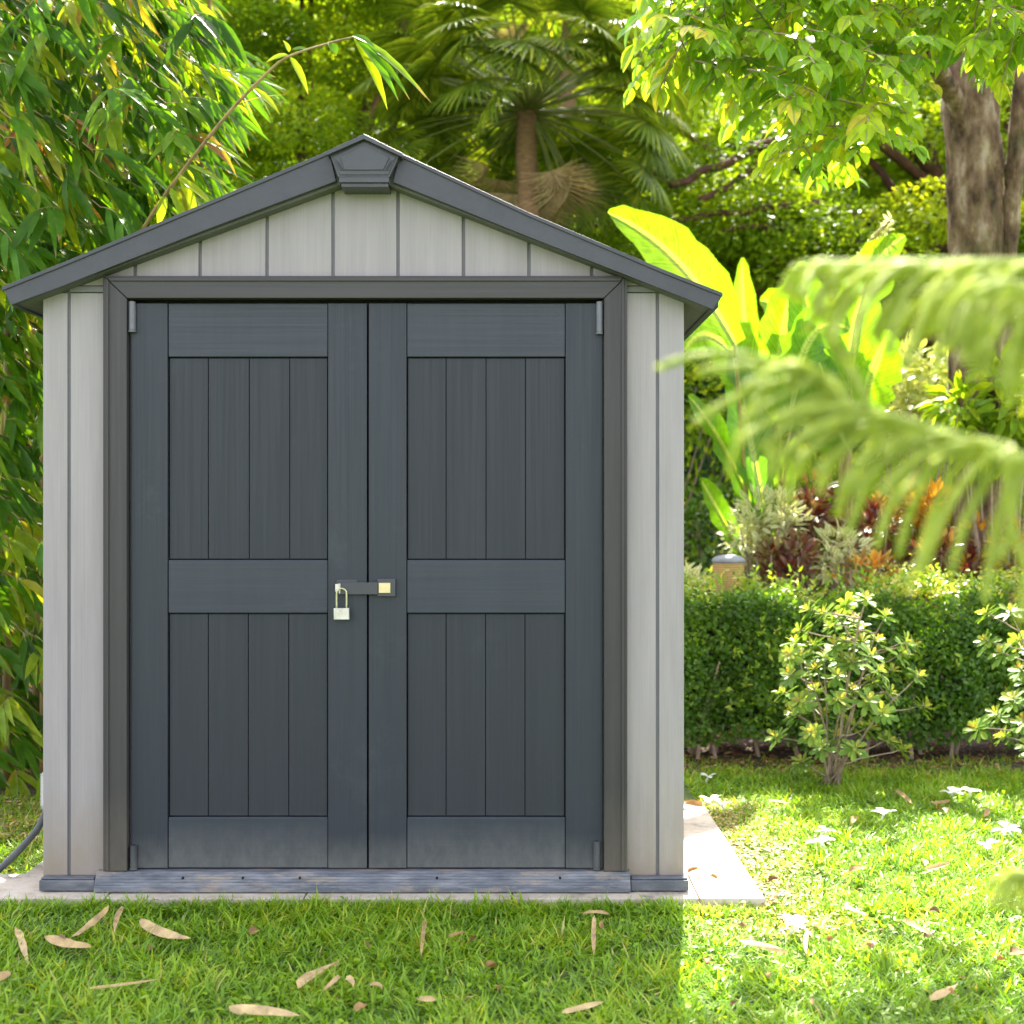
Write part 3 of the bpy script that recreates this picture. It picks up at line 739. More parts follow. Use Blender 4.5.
def hedge_leaves(n, face):
    x = U1(n, hx0, hx1)
    bump = .03*np.sin(x*7.3)+.025*np.sin(x*17+2)
    if face == 'front':
        z_ = .07+.03*np.sin(x*11)+(hz-.08)*U1(n)**.85; y = hy0+.02+bump+np.abs(rng.normal(0,.05,n))+.035*np.sin(z_*14+x*5)*np.sin(x*23+z_*7)
        out = np.array([0,-1.,.35])
    elif face == 'top':
        y = U1(n, hy0, hy1); z_ = hz-.02+.04*np.sin(x*9+1)+.05*np.sin(x*3.1)+.02*np.sin(x*21+y*9)+rng.normal(0,.035,n)+np.where(U1(n) < .06, U1(n,0,.09), 0)
        out = np.array([0,-.25,1.])
    else:
        y = U1(n, hy0, hy1); z_ = U1(n,.1,hz); x = hx0+rng.normal(0,.03,n); out = np.array([-1.,0,.3])
    nr = unit(out+N3(n,.55)); t = N3(n); d = unit(t-nr*(t*nr).sum(1,keepdims=True)+out*.35)
    cl = .5+.5*np.sin(x*6+z_*9)*np.sin(z_*13-x*4)
    # paler young shoots towards the right half of the top
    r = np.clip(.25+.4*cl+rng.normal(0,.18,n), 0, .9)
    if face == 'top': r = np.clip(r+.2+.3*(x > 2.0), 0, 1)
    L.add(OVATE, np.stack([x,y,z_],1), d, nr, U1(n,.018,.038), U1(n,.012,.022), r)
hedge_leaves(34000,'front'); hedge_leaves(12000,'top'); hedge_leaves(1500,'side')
for k_ in range(230):     # new shoots breaking the clipped outline
    x = random.uniform(hx0, hx1); top = random.random() < .6
    p0 = np.array([x, hy0+.02 if not top else random.uniform(hy0, hy1-.2), random.uniform(.1, hz) if not top else hz])
    dr = np.array([random.uniform(-.4,.4), -.5 if not top else -.1, .8 if top else .35]); n = random.randint(6,12)
    t_ = np.linspace(0, random.uniform(.06,.15), n)[:,None]
    L.add(OVATE, p0+unit(dr)*t_, dr+N3(n,.7), N3(n,.4)+np.array([0,-.5,.8]), U1(n,.022,.042), U1(n,.012,.02), U1(n,.7,1.))
L.build('foliage', M['hedge'], hedge)
st_ = MB()
for i in range(60):
    x = random.uniform(hx0, hx1); y = random.uniform(hy0+.1, hy1-.1)
    st_.tube([(x,y,GZ),(x+random.uniform(-.05,.05),y-.02,.2),(x+random.uniform(-.15,.15),y-.05,.5)], [.012,.009,.005], 6)
st_.build('stems', M['stem'], hedge)

# --- rosette shrubs in front of the hedge
def rosette_shrub(base, tips, label, nleaf=11, size=.070, extra=None):
    root = empty('shrub', tuple(base), label, 'shrub')
    L = Leaves(); s = MB()
    mains = []
    order = sorted(range(len(tips)), key=lambda i: -Vector(tips[i]).z)
    for q_, i_ in enumerate(order):
        t = Vector(tips[i_])
        if q_ % 4 == 0 or not mains:
            b = Vector(base)+Vector((random.uniform(-.05,.05), random.uniform(-.03,.03), 0))
            mid = b.lerp(t, .5)+Vector(((b.x-t.x)*.22+random.uniform(-.03,.03), random.uniform(-.03,.03), .05))
            pts = wiggle(bez(b, mid, t, 9), .006); mains.append(pts)
            s.tube(pts, [.0058,.0054,.005,.0046,.0042,.004,.0036,.0032,.003], 6)
        else:
            cand = [(abs((p-t).length-.16)+(.3 if p.z > t.z-.02 else 0), p) for pl_ in mains for p in pl_[1:8]]
            b = min(cand, key=lambda c: c[0])[1]
            mid = b.lerp(t, .5)+Vector(((b.x-t.x)*.15, random.uniform(-.02,.02), -.01))
            s.tube(wiggle(bez(b, mid, t, 7), .004), [.0042,.004,.0038,.0035,.003,.003,.0028], 6)
        ax = (t-mid).normalized(); ax = (ax+Vector((0,-.15,.6))).normalized()
        u = ax.orthogonal().normalized(); v = ax.cross(u)
        for tier, (m_, el, sc, rr) in enumerate(((nleaf, .05, 1., (.0,.6)), (7, .75, .75, (.5,.9)), (3, 1.8, .45, (.9,1.)))):
            for k in range(m_):
                a = 2*math.pi*(k+.5*random.random())/m_+tier
                o = u*math.cos(a)+v*math.sin(a); d = (o+ax*(el+random.uniform(-.2,.2))+Vector((0,0,-.1)))
                l = size*sc*random.uniform(.75,1.2)
                L.add(OBOV, [t-ax*.012*(2-tier)*random.uniform(.2,1.4)], d, ax-o*.3, l, l*.37, random.uniform(*rr))
    L.build('leaves', M['rosette'], root); s.build('stems', M['stem'], root, smooth=True)
    return root
def spread(pts, Y, jit): return [W(x, y, Y+random.uniform(-jit, jit)) for x, y in pts]
b1 = gpt(830,787,GZ)
T1 = [(800,760),(857,748),(820,748),(790,712),(850,722),(890,740),(838,735),(806,700),(872,655),(822,610),(842,660),(862,640),(876,700),(795,640),(802,655),(826,655),(838,700),(880,640),(894,668),(852,618),(870,680),(812,688),(795,715),(884,712),(915,645),(835,645),(789,655),(812,642),(815,668),(783,690),(800,700),(845,640),(850,660),(852,690),(880,668),(905,655),(908,640),(920,672),(800,632),(830,625),
      (860,628),(885,612),(775,735),(873,728),(868,700),(838,676),(823,712),(806,609),(845,602),(866,598),(893,690),(905,748),(925,706),(812,730),(838,615),(790,672)]
rosette_shrub(b1, spread([(x+random.uniform(-2,2), y+random.uniform(-2,2)) for x,y in T1], b1.y-.05, .22), 'open branching shrub with pale yellow-green leaf rosettes in front of the hedge')
b2 = gpt(1052,792,GZ)
T2 = [(1001,652),(1018,640),(1012,697),(995,712),(975,727),(1003,735),(1022,720),(1030,680),(1020,668),(985,640),(1040,700),(1035,650),(1010,610),(985,612),(1028,745),(1050,660)]
rosette_shrub(b2, spread(T2, b2.y-.05, .2), 'second rosette-leaved shrub cut off by the right edge of the photo', size=.072)

# --- generic leafy shrub
def shrub(name, label, cat, px, py0, Y, rx, ry, rz, mat, n, ln, wd, T=OVATE, upright=.4, clusters=14, rr=(0,1), group=None, droop=0., fill=.75):
    c0 = W(px, py0, Y); base = Vector((c0.x, Y, GZ))
    root = empty(name, tuple(base), label, cat, group)
    L = Leaves(); s = MB()
    cs, dirs = ell(clusters, (0,0,0), (1,1,1), fill)
    per = n//clusters
    for q in range(clusters):
        c1 = np.array([c0.x+cs[q,0]*rx*.8, Y+cs[q,1]*ry*.8, c0.z+cs[q,2]*rz*.8])
        c1[2] = max(c1[2], .08)
        if cs[q,1] > .2 and name == 'shrub_': continue
        p, dd = ell(per, c1, (rx*.42, ry*.42, rz*.42), .3)
        d = dd+np.array([0,-.2,upright])+np.array([c1[0]-c0.x, 0, 0])*.5
        nr = np.array([0,-.4,1.])+N3(per,.5)
        if droop: d[:,2] -= droop
        sh = np.clip((rr[0]+rr[1])/2+rng.normal(0,.15)+rng.normal(0,.22,per), rr[0], rr[1])
        L.add(T, p, d, nr, U1(per,.7,1.2)*ln, U1(per,.8,1.15)*wd, sh)
        s.tube(wiggle(bez(base, base.lerp(Vector(c1),.5)+Vector((0,0,.1)), Vector(c1), 6), .01), [.016,.013,.01,.008,.006,.004], 6)
    L.build('foliage', mat, root); s.build('stems', M['stem'], root, smooth=True)
    return root
shrub('shrub', 'cream and white variegated shrub behind the hedge beside the tan lamp', 'shrub', 765, 528, 3.95, .24, .22, .24, M['varieg'], 800, .075, .022, LANCE, .5, 16, rr=(0,.8))
shrub('shrub', 'cream variegated tuft at the hedge end next to the shed wall', 'shrub', 683, 598, 3.0, .12, .12, .16, M['varieg'], 220, .06, .02, LANCE, .6, 8)
for (px, py, Y, rx, rz, mk, n, ln, wd, lb) in [
    (800,505,4.2,.22,.22,'redleaf',330,.10,.04,'dark red croton just right of the variegated shrub'),
    (790,562,3.7,.20,.16,'redleaf',260,.08,.03,'low crimson croton close above the hedge'),
    (838,562,3.7,.20,.17,'varieg',260,.08,.026,'pale striped bush behind the middle of the hedge'),
    (872,545,4.0,.22,.25,'redleaf',300,.10,.03,'maroon croton between the striped bush and the orange one'),
    (918,535,4.2,.30,.30,'orange',620,.12,.042,'glowing orange croton left of the brown tree trunk'),
    (945,570,3.6,.18,.20,'redleaf',240,.10,.03,'dark red croton at the foot of the tree trunk'),
    (865,580,3.4,.20,.12,'orange',200,.08,.03,'low orange-tipped croton peeping over the hedge'),
    (1010,560,3.6,.30,.28,'orange',420,.10,.035,'reddish orange croton behind the hedge near the right edge')]:
    shrub('croton' if mk != 'varieg' else 'shrub', lb, 'shrub', px, py, Y, rx, .22, rz, M[mk], n, ln, wd, LANCE, .5, 12)
shrub('shrub', 'bright lime and white sunlit bush left of the tree trunk', 'shrub', 918, 400, 5.2, .42, .35, .38, M['lime'], 1000, .10, .045, OVATE, .1, 16)
shrub('shrub', 'deep green broad-leaved bush just right of the tree trunk', 'shrub', 1000, 415, 3.6, .36, .3, .30, M['mid'], 700, .13, .055, OVATE, 0., 14, droop=.5)
shrub('shrub', 'bluish green bush half hidden behind the pine fronds', 'shrub', 850, 395, 7.5, .75, .5, .65, M['teal'], 4200, .06, .03, DIAM, .2, 30)
shrub('shrub', 'dark hedge-like shrub in the shade behind the tan lamp', 'shrub', 700, 545, 4.6, .55, .3, .42, M['hedge'], 3000, .05, .028, OVATE, .2, 24)
for i, (px, py, Y, rx, rz, mk) in enumerate([(640,470,7.,1.3,1.1,'mid'),(760,470,8.5,1.2,.9,'teal'),(930,490,7.,1.1,.9,'mid'),(1060,480,7.5,1.2,1.2,'dark'),(860,520,6.2,.9,.5,'mid')]):
    shrub('shrub', ['broad green shrub in the background behind the right roof corner','bluish shrub deep in the background behind the banana leaves','mid green shrub behind the orange croton',
                    'tall dark shrub in the background at the right edge','low green shrub deep in the bed behind the crotons'][i], 'shrub', px, py, Y, rx, .6, rz, M[mk], 6000, .07, .036, DIAM, .2, 34)

# --- banana / heliconia plants
def big_leaf_T(n=14, tear=0):
    prof = []
    for i in range(n+1):
        t = i/n; w = (math.sin(math.pi*min(1, t*.93+.05))**.62)*(1-.25*t); prof.append((t, max(w, .02)))
    return tpl(prof, .35, 0)
def banana(label, base, leaves, group=None):
    root = empty('banana_plant', tuple(base), label, 'banana plant')
    s = MB()
    for (ps, pt, ctrl, w, rn, roll) in leaves:
        ps, pt, ctrl = Vector(ps), Vector(pt), Vector(ctrl)
        b = Vector(base)+Vector((random.uniform(-.05,.05), random.uniform(-.05,.05), 0))
        s.tube(bez(b, Vector((b.x*.6+ps.x*.4, b.y, ps.z*.6)), ps, 10), [.028,.026,.024,.02,.018,.016,.014,.012,.010,.009], 8)
        pts = bez(ps, ctrl, pt, 15); nrm0 = Vector(roll)
        V = []; Fs = []; U = []; n = len(pts)
        rip = [random.uniform(-.02,.02) for _ in range(n)]; cut = [random.choice([1,1,1,.86,.7,.93]) for _ in range(n)]
        for i, p in enumerate(pts):
            tg = (pts[min(i+1,n-1)]-pts[max(i-1,0)]).normalized(); side = tg.cross(nrm0).normalized(); nn = side.cross(tg)
            t = i/(n-1); ww = w*max(.015, math.sin(math.pi*min(1, t*.94+.05))**.6*(1-.2*t))
            for j, x in enumerate((-.5,-.25,0,.25,.5)):
                V.append(p+side*x*ww*(cut[i] if x in (-.5,.5) else 1)+nn*(abs(x)*ww*.32+ (rip[i] if abs(x) == .5 else 0))); U.append((x+.5, t))
        for i in range(n-1):
            for j in range(4): a = i*5+j; Fs.append((a, a+1, a+6, a+5))
        L = Leaves(); L.V.append(np.array([tuple(v) for v in V])); fa = np.array(Fs); L.Fc.append(fa); L.U.append(np.array(U)[fa.reshape(-1)]); L.Rn.append(np.full(len(fa), rn)); L.nv = len(V)
        L.build('leaf', M['banana'], root)
        m = MB(); m.tube([p+Vector((0,.004,-.002)) for p in pts], [.006*(1-i/n)+.001 for i in range(n)], 6)
        m.build('midrib', M['brib'], root, smooth=True)
    s.build('stalks', M['gstem'], root, smooth=True)
def lf(sx, sy, tx, ty, cx, cy, w, Y, rn=.5, dY=0., roll=(.1,-1,.12)):
    return (W(sx,sy,Y), W(tx,ty,Y+dY), W(cx,cy,Y+dY*.5), w, rn, roll)
banana('tall glowing yellow-green banana plant rising beside the right roof corner', Vector((W(772,0,4.2).x, 4.2, GZ)), [
    lf(735,345,608,212,680,245,0.44,3.6,1.,-.3,(.3,-1,0.24)),
    lf(768,420,684,350,715,300,0.5,4.1,.85,-.2,(.2,-1,0.15)),
    lf(752,400,742,258,742,320,0.222,4.4,1.,0.),
    lf(780,420,800,270,775,330,0.377,4.3,1.,.1,(-.2,-1,0.09)),
    lf(790,430,850,330,800,300,0.377,4.0,.35,-.2,(-.3,-1,0.18)),
    lf(766,520,732,350,748,430,0.333,4.0,.25,0.),
    lf(758,520,688,395,720,430,0.222,4.1,.45,-.1,(.5,-1,0.09)),
    lf(770,545,775,440,765,490,0.111,4.1,1.,0.),
    lf(742,556,700,478,712,500,0.189,4.0,.55,-.2,(.5,-1,0.09)),
    lf(778,520,796,440,780,470,0.178,4.5,.9,0.)])
banana('smaller banana plant with leaf tips rising above the upper pine frond', Vector((W(842,0,4.3).x, 4.3, GZ)), [
    lf(850,400,905,236,850,270,.42,4.2,.9,-.3,(-.4,-1,0.24)),
    lf(845,440,735,365,790,330,.50,4.6,1.,0.,(.2,-1,0.21)),
    lf(850,440,890,330,875,360,.46,4.4,.9,-.1,(-.3,-1,0.15)),
    lf(842,450,790,395,810,400,.45,4.1,.6,-.1,(.3,-1,0.12)),
    lf(838,420,800,262,805,330,.45,4.3,.8,0.,(.2,-1,0.12)),
    lf(845,430,858,300,840,350,.40,4.4,1.,.1),
    lf(840,430,760,300,800,300,.45,4.6,1.,.1,(.3,-1,0.15)),
    lf(848,450,815,345,825,400,.3,4.0,.3,0.)])
fs = MB(); fs.tube(spline([W(862,262,4.2), W(872,240,4.1), W(892,219,4.0)], 5), [.022,.022,.021,.021,.02,.019,.018,.016,.013,.01,.006][:11], 8)
pp = empty('flower_spike', tuple(W(862,262,4.2)), 'pale green flower spike rising behind the upper pine frond', 'flower spike')
fs.build('stalk', M['gstem'], pp, smooth=True)
L = Leaves(); n = 60; tt = U1(n); A = np.array([tuple(W(862,262,4.2).lerp(W(892,219,4.0), t)) for t in tt])
L.add(LANCE2, A, N3(n)+np.array([.5,0,1.]), N3(n), .07, .02, U1(n)); L.build('bracts', M['varieg'], pp)
sb = MB(); sb.tube(bez((W(842,0,4.2).x,4.2,GZ), W(845,400,4.2), W(862,262,4.2), 8), .012, 8); sb.build('stem', M['gstem'], pp, smooth=True)

# --- palms
def fan_frond(rad, nseg, span, dead=False):
    L = Leaves()
    for k in range(nseg):
        a = -span/2+span*k/(nseg-1)
        d = np.array([math.sin(a), math.cos(a), 0.])
        l = rad*(1-.25*abs(a)/(span/2))*random.uniform(.92,1.04)
        T = LANCE_P if not dead else LANCE_D
        L.add(T, [(0,0,random.uniform(-.005,.005))], d, (0,0,1), l, rad*random.uniform(.05,.066), random.random())
    return L
LANCE_P = tpl([(0,.15),(.3,.8),(.55,1),(.8,.6),(1,.05)], .5, .30, mid=True)
LANCE_D = tpl([(0,.15),(.3,.6),(.55,.7),(.8,.4),(1,.05)], .9, .8, mid=True)
def palm(label, base, ctop, nf, rad, pet, lean=0., dead=8, trunk_r=.1, zrange=(-.75,.9), seed=1):
    random.seed(seed)
    root = empty('palm_tree', tuple(base), label, 'palm tree')
    b, t = Vector(base), Vector(ctop); s = MB()
    pts = [b.lerp(t, i/14) for i in range(15)]
    s.tube(wiggle(pts, .012), [trunk_r*(1.15-.2*i/14+.05*(i%2)) for i in range(15)], 12)
    s.build('trunk', M['palmtrunk'], root, smooth=True)
    protos = [fan_frond(rad, 34, R(250)).build('frond', M['palm'], root) for _ in range(3)]
    dproto = fan_frond(rad*.75, 20, R(170), True).build('dead_frond', M['deadpalm'], root)
    for o in protos+[dproto]:
        o.data.transform(Matrix.Translation(Vector(base)))   # undo parent offset: frond meshes are written round their own hub
    used = set(); pm = MB()
    for i in range(nf+dead):
        isd = i >= nf
        az = 2.399*i+random.uniform(-.3,.3)
        el = (zrange[1]-(zrange[1]-zrange[0])*(i/nf)**.9) if not isd else -1.0+random.uniform(-.2,.3)
        if not isd and math.sin(az) < -.35 and el < -.08: el = random.uniform(-.3,.25)
        if isd and math.sin(az) < -.2 and math.cos(az) < .25: az = random.uniform(-.7,.5)
        o = Vector((math.cos(az)*math.cos(el), math.sin(az)*math.cos(el), math.sin(el)))
        pl_ = pet*random.uniform(.8,1.15)*(1 if not isd else .55)
        hub = t+o*pl_+Vector((0,0,.18*pl_*(1-abs(el))-.12*pl_))
        pm.tube(bez(t+Vector((0,0,-.02*i/nf)), t+o*pl_*.55+Vector((0,0,.12)), hub, 6), [.014,.012,.010,.009,.008,.007], 5)
        src = dproto if isd else protos[i%3]
        if src.name in used: f = src.copy(); COL.objects.link(f); f.parent = root
        else: f = src; used.add(src.name)
        d = (o+Vector((0,0,-.45 if not isd else -1.5))).normalized()
        up = Vector((0,0,1)) if not isd else -o
        side = d.cross(up+Vector((random.uniform(-.5,.5), random.uniform(-.5,.5), 0))).normalized(); nn = side.cross(d)
        m4 = Matrix((side, d, nn)).transposed().to_4x4()
        sc = random.uniform(.8,1.1)
        f.matrix_local = Matrix.Translation(hub-b) @ m4 @ Matrix.Scale(sc, 4)
    pm.build('leaf_stalks', M['pstalk'], root, smooth=True)
    return root
pb_ = W(526,0,7.2); ct = W(527,112,7.2)
palm('fan palm with drooping dead brown fronds round its trunk, behind the shed ridge', (pb_.x, 7.2, GZ), ct, 100, .54, 1.18, dead=14, trunk_r=.095, zrange=(-.62,1.0), seed=3)
pb_ = W(530,0,9.8); ct = W(575,-40,9.8)
palm('taller fan palm behind, its trunk rising out of the top of the photo', (pb_.x, 9.8, GZ), ct, 60, .66, 1.35, dead=10, trunk_r=.10, zrange=(-.9,.7), seed=5)
random.seed(21)

# --- trees with fine foliage in layered pads
def pad_tree(name, label, base, fork_z, pads, mat, per, ln, wd, trunk_r, group=None, bark='bark2', T=DIAM, flat=.35, pr=(.5,.9), limb_every=1, cat='tree', rr=(0,1)):
    root = empty(name, tuple(base), label, cat, group)
    b = Vector(base); f = Vector((b.x, b.y, fork_z)); s = MB()
    s.tube(wiggle([b.lerp(f, i/8) for i in range(9)], trunk_r*.15), [trunk_r*(1.25-.4*i/8) for i in range(9)], 12)
    s.build('trunk', M[bark], root, smooth=True)
    L = Leaves(); lb = MB()
    for i, c in enumerate(pads):
        c = Vector(c); r = random.uniform(*pr)
        p, dd = ell(per, tuple(c), (r, r, r*flat), .15)
        p[:,2] -= .12*((p[:,0]-c.x)**2+(p[:,1]-c.y)**2)/r
        d = dd*np.array([1,1,.3])+np.array([0,0,-.15])+N3(per,.35); nr = np.array([0,0,1.])+N3(per,.55)
        sh = np.clip(.45+rng.normal(0,.16)+rng.normal(0,.2,per), rr[0], rr[1])
        L.add(T, p, d, nr, U1(per,.7,1.3)*ln, U1(per,.8,1.2)*wd, sh)
        if i % limb_every == 0:
            m_ = f.lerp(c, .5)+Vector((0,0,random.uniform(.0,.35)))
            rt_ = trunk_r*random.uniform(.28,.42)
            lb.tube(wiggle(bez(f+Vector((0,0,random.uniform(-.3,0))), m_, c, 9), .02), [rt_*(1-.09*k) for k in range(9)], 7)
    L.build('crown', mat, root)
    lb.build('limbs', M[bark], root, smooth=True)
    return root
def pads_in(poly_px, Y0, Y1, n):
    out = []; xs = [p[0] for p in poly_px]; ys = [p[1] for p in poly_px]; k = 0
    def inside(x, y):
        c = False; m = len(poly_px)
        for i in range(m):
            (x1, y1), (x2, y2) = poly_px[i], poly_px[(i+1)%m]
            if (y1 > y) != (y2 > y) and x < (x2-x1)*(y-y1)/(y2-y1)+x1: c = not c
        return c
    while len(out) < n and k < 20000:
        k += 1
        x, y = random.uniform(min(xs), max(xs)), random.uniform(min(ys), max(ys))
        if inside(x, y): out.append(W(x, y, random.uniform(Y0, Y1)))
    return out
# rain-tree like tree with reddish limbs behind the right side
bx = W(985,0,9.5).x
pad_tree('rain_tree', 'spreading dark tree with reddish horizontal limbs behind the banana leaves', (bx, 9.5, GZ), 3.2,
         pads_in([(560,100),(560,290),(700,330),(960,330),(1060,250),(1100,60),(900,60),(700,100)], 7.6, 11., 60), M['dark'], 1900, .06, .032, .22, pr=(.5,.95), limb_every=2)
s_ = MB()
rt_root = bpy.data.objects['rain_tree']
f0 = W(985,230,9.3)
for pts, r0 in (([f0, W(870,110,8.6), W(790,135,8.1), W(730,160,7.8), W(672,186,7.5)], .075), ([f0, W(860,130,8.5), W(790,150,8.0), W(740,178,7.7), W(700,200,7.5)], .06),
                ([f0, W(900,228,8.6), W(820,205,8.2), W(740,212,7.9), W(640,228,7.6)], .06), ([f0, W(930,250,8.8), W(860,245,8.3), W(790,226,8.0), W(720,232,7.8)], .045)):
    q = wiggle(spline(pts, 4), .025); s_.tube(q, [r0*(1-.6*i/len(q)) for i in range(len(q))], 8)
s_.build('limbs', M['bark2'], rt_root, smooth=True)
# fine-leaved tree behind the bamboo
bx = W(300,0,8.5).x
pad_tree('feathery_tree', 'dense fine-leaved dark tree between the bamboo and the palm', (bx, 8.5, GZ), 2.6,
         pads_in([(150,-80),(150,300),(300,300),(440,260),(420,60),(480,-60),(300,-120)], 7., 9.8, 75), M['dark'], 1700, .055, .03, .18, pr=(.45,.85), limb_every=7)
# distant tree line
TL_ = [(-9.5,15,'mid'),(-6.2,13.5,'dark'),(-3.2,15.5,'mid'),(-.6,13.5,'dark'),(2.0,15.5,'mid'),(4.6,14,'dark'),(7.0,16,'mid'),(9.8,14.5,'dark'),(-12.5,17,'dark'),(12.6,16.5,'mid'),(.6,19,'mid'),(5.6,19.5,'dark'),(-5.2,19,'mid')]
TN = ['far left mid green tree behind the bamboo','dark tree in the distance behind the bamboo','mid green distant tree above the left roof slope','dark distant tree behind the palm skirt',
      'mid green distant tree behind the fan palms','dark distant tree behind the reddish limbs','mid green distant tree seen beside the brown trunk','dark distant tree beyond the right edge of the bed',
      'dark outermost tree at the far left of the tree line','mid green outermost tree at the far right of the tree line','deepest tree, standing behind the palms','deepest tree behind the reddish limbs','deepest tree on the left']
for (x, y, mk), lb in zip(TL_, TN):
    pads = [Vector((x+random.uniform(-1.9,1.9), y+random.uniform(-1.2,1.2), random.uniform(1.0, 8.2))) for _ in range(52)]
    pad_tree('background_tree', lb, (x, y, GZ), 3.0, pads, M[mk], 480, .17, .11, .2, 'trees in the distance', pr=(.8,1.25), flat=.7, limb_every=9, bark='bark2')
for i, lb in enumerate(['tallest far tree at the left end of the rear row','tall far tree behind the bamboo in the rear row','tall far tree in the rear row above the left roof slope','tall far tree in the rear row behind the ridge',
        'tall far tree in the rear row behind the palm crown','tall far tree in the rear row above the banana plants','tall far tree in the rear row behind the leafy canopy','tallest far tree at the right end of the rear row']):
    x = -12.6+3.6*i; y = 23.5+random.uniform(-.8,.8)
    pads = [Vector((x+random.uniform(-2.4,2.4), y+random.uniform(-1.3,1.3), random.uniform(1.5, 12.5))) for _ in range(60)]
    pad_tree('background_tree', lb, (x, y, GZ), 4.0, pads, M[('mid','dark')[i % 2]], 330, .24, .15, .25, 'trees in the distance', pr=(1.1,1.7), flat=.7, limb_every=12)
# cream wall far behind
gw = MB(); gw.box(-14, 14, 20.8, 21., GZ, 2.3); 
gwo = empty('garden_wall', (0,20.9,GZ), 'pale cream garden wall glimpsed far behind the shrubs', 'wall')
gw.build('wall_face', M['gwall'], gwo, bevel=.01)
gc = MB(); gc.box(-14, 14, 20.76, 21.04, 2.303, 2.38); gc.build('coping', M['paving'], gwo, bevel=.01)

# --- leafy tree at the right: trunk, fork, overhanging sprays
tb = W(982, 0, 3.9); tb.z = GZ
bt = empty('leafy_tree', tuple(tb), 'broadleaf tree with rough brown trunk and bright green overhanging leaves at right', 'tree')
s = MB()
q = spline([Vector((W(988,0,3.9).x,3.9,GZ)), W(984,560,3.9), W(982,400,3.9), W(979,262,3.9), W(974,170,3.9), W(970,90,3.9), W(970,20,3.95), W(985,-120,4.05)], 6)
rr_ = [.235,.225,.22,.215,.212,.21,.21,.208,.206,.205,.204,.203,.202]
q = [q[i].lerp(q[i+1], t_) for i in range(len(q)-1) for t_ in (0,.25,.5,.75)]
s.tube(q, [.185-.03*i/len(q)+.05*max(0,1-i/14.) for i in range(len(q))], 64)
from mathutils import noise as mnoise
tk = s.build('trunk', M['bark'], bt, smooth=True)
for v in tk.data.vertices:
    w_ = v.co; k_ = mnoise.fractal(Vector((w_.x*9, w_.y*9, w_.z*3.2)), .9, 2.1, 6)*.030+mnoise.ridged_multi_fractal(Vector((w_.x*7, w_.y*7, w_.z*1.6)), .8, 2.2, 4, 1.0, 2.0)*.009+mnoise.noise(Vector((w_.x*3, w_.y*3, w_.z*1.1)))*.02
    v.co += v.normal*k_
s = MB()
q = spline([W(992,330,3.85), W(1007,262,3.8), W(1013,190,3.78), W(1022,90,3.75), W(1032,0,3.7), W(1050,-120,3.6)], 5); s.tube(wiggle(q,.006), [.050+.0003*i for i in range(len(q))], 12)
q = spline([W(972,150,3.85), W(952,95,3.7), W(925,50,3.2), W(880,0,2.6), W(820,-60,2.0)], 5); s.tube(q, [.07-.0018*i for i in range(len(q))], 10)
q = spline([W(975,60,3.9), W(940,-20,3.3), W(840,-70,2.6), W(740,-60,2.0), W(680,-10,1.7)], 5); s.tube(q, [.06-.0018*i for i in range(len(q))], 10)
s.build('limbs', M['bark'], bt, smooth=True)
L = Leaves(); tw = MB()
CAN = [(672,70),(668,20),(675,-50),(780,-90),(1100,-110),(1110,60),(1010,72),(930,66),(895,92),(890,128),(872,150),(875,172),(850,160),(838,150),(830,176),(802,176),(795,140),(770,112),(735,112),(712,90),(690,92)]
def spray(p, dr, n, ln, mat_r, L, step=.035):
    """a drooping twig with alternate leaves"""
    p = Vector(p); d = Vector(dr).normalized(); pts = [p.copy()]
    pos, ds, ns = [], [], []
    for k in range(n):
        d = (d+Vector((random.uniform(-.12,.12), random.uniform(-.12,.12), -.10))).normalized()
        p = p+d*step; pts.append(p.copy())
        side = d.cross(Vector((0,0,1)))
        if side.length < .1: side = Vector((1,0,0))
        side.normalize(); sg = 1 if k % 2 else -1
        ds.append(tuple(d*.6+side*sg*.8+Vector((0,0,-.35+random.uniform(-.3,.3))))); pos.append(tuple(p)); ns.append((random.uniform(-.4,.4), -.45+random.uniform(-.4,.4), .9))
    ds.append(tuple(d+Vector((0,0,-.4)))); pos.append(tuple(p)); ns.append((0,-.4,1))
    m = len(pos); base_r = mat_r()
    L.add(OVATE, np.array(pos), np.array(ds), np.array(ns), U1(m,.7,1.2)*ln, U1(m,.46,.6)*ln, np.clip(base_r+rng.normal(0,.13,m), 0, 1))
    return pts
for c0 in pads_in(CAN, .9, 2.3, 720):
    a = random.uniform(0, 6.28)
    pts = spray(c0+Vector((0,0,.12)), (math.cos(a), math.sin(a)-.3, random.uniform(-.5,.2)), random.randint(5,8), random.uniform(.085,.125), lambda: random.choice([.15,.35,.5,.6,.8]), L, .034)
    tw.tube(pts, [.004]*len(pts), 4, cap=False)
L.build('crown', M['tree'], bt); tag(tw.build('twigs', M['stem'], bt), kind='stuff')

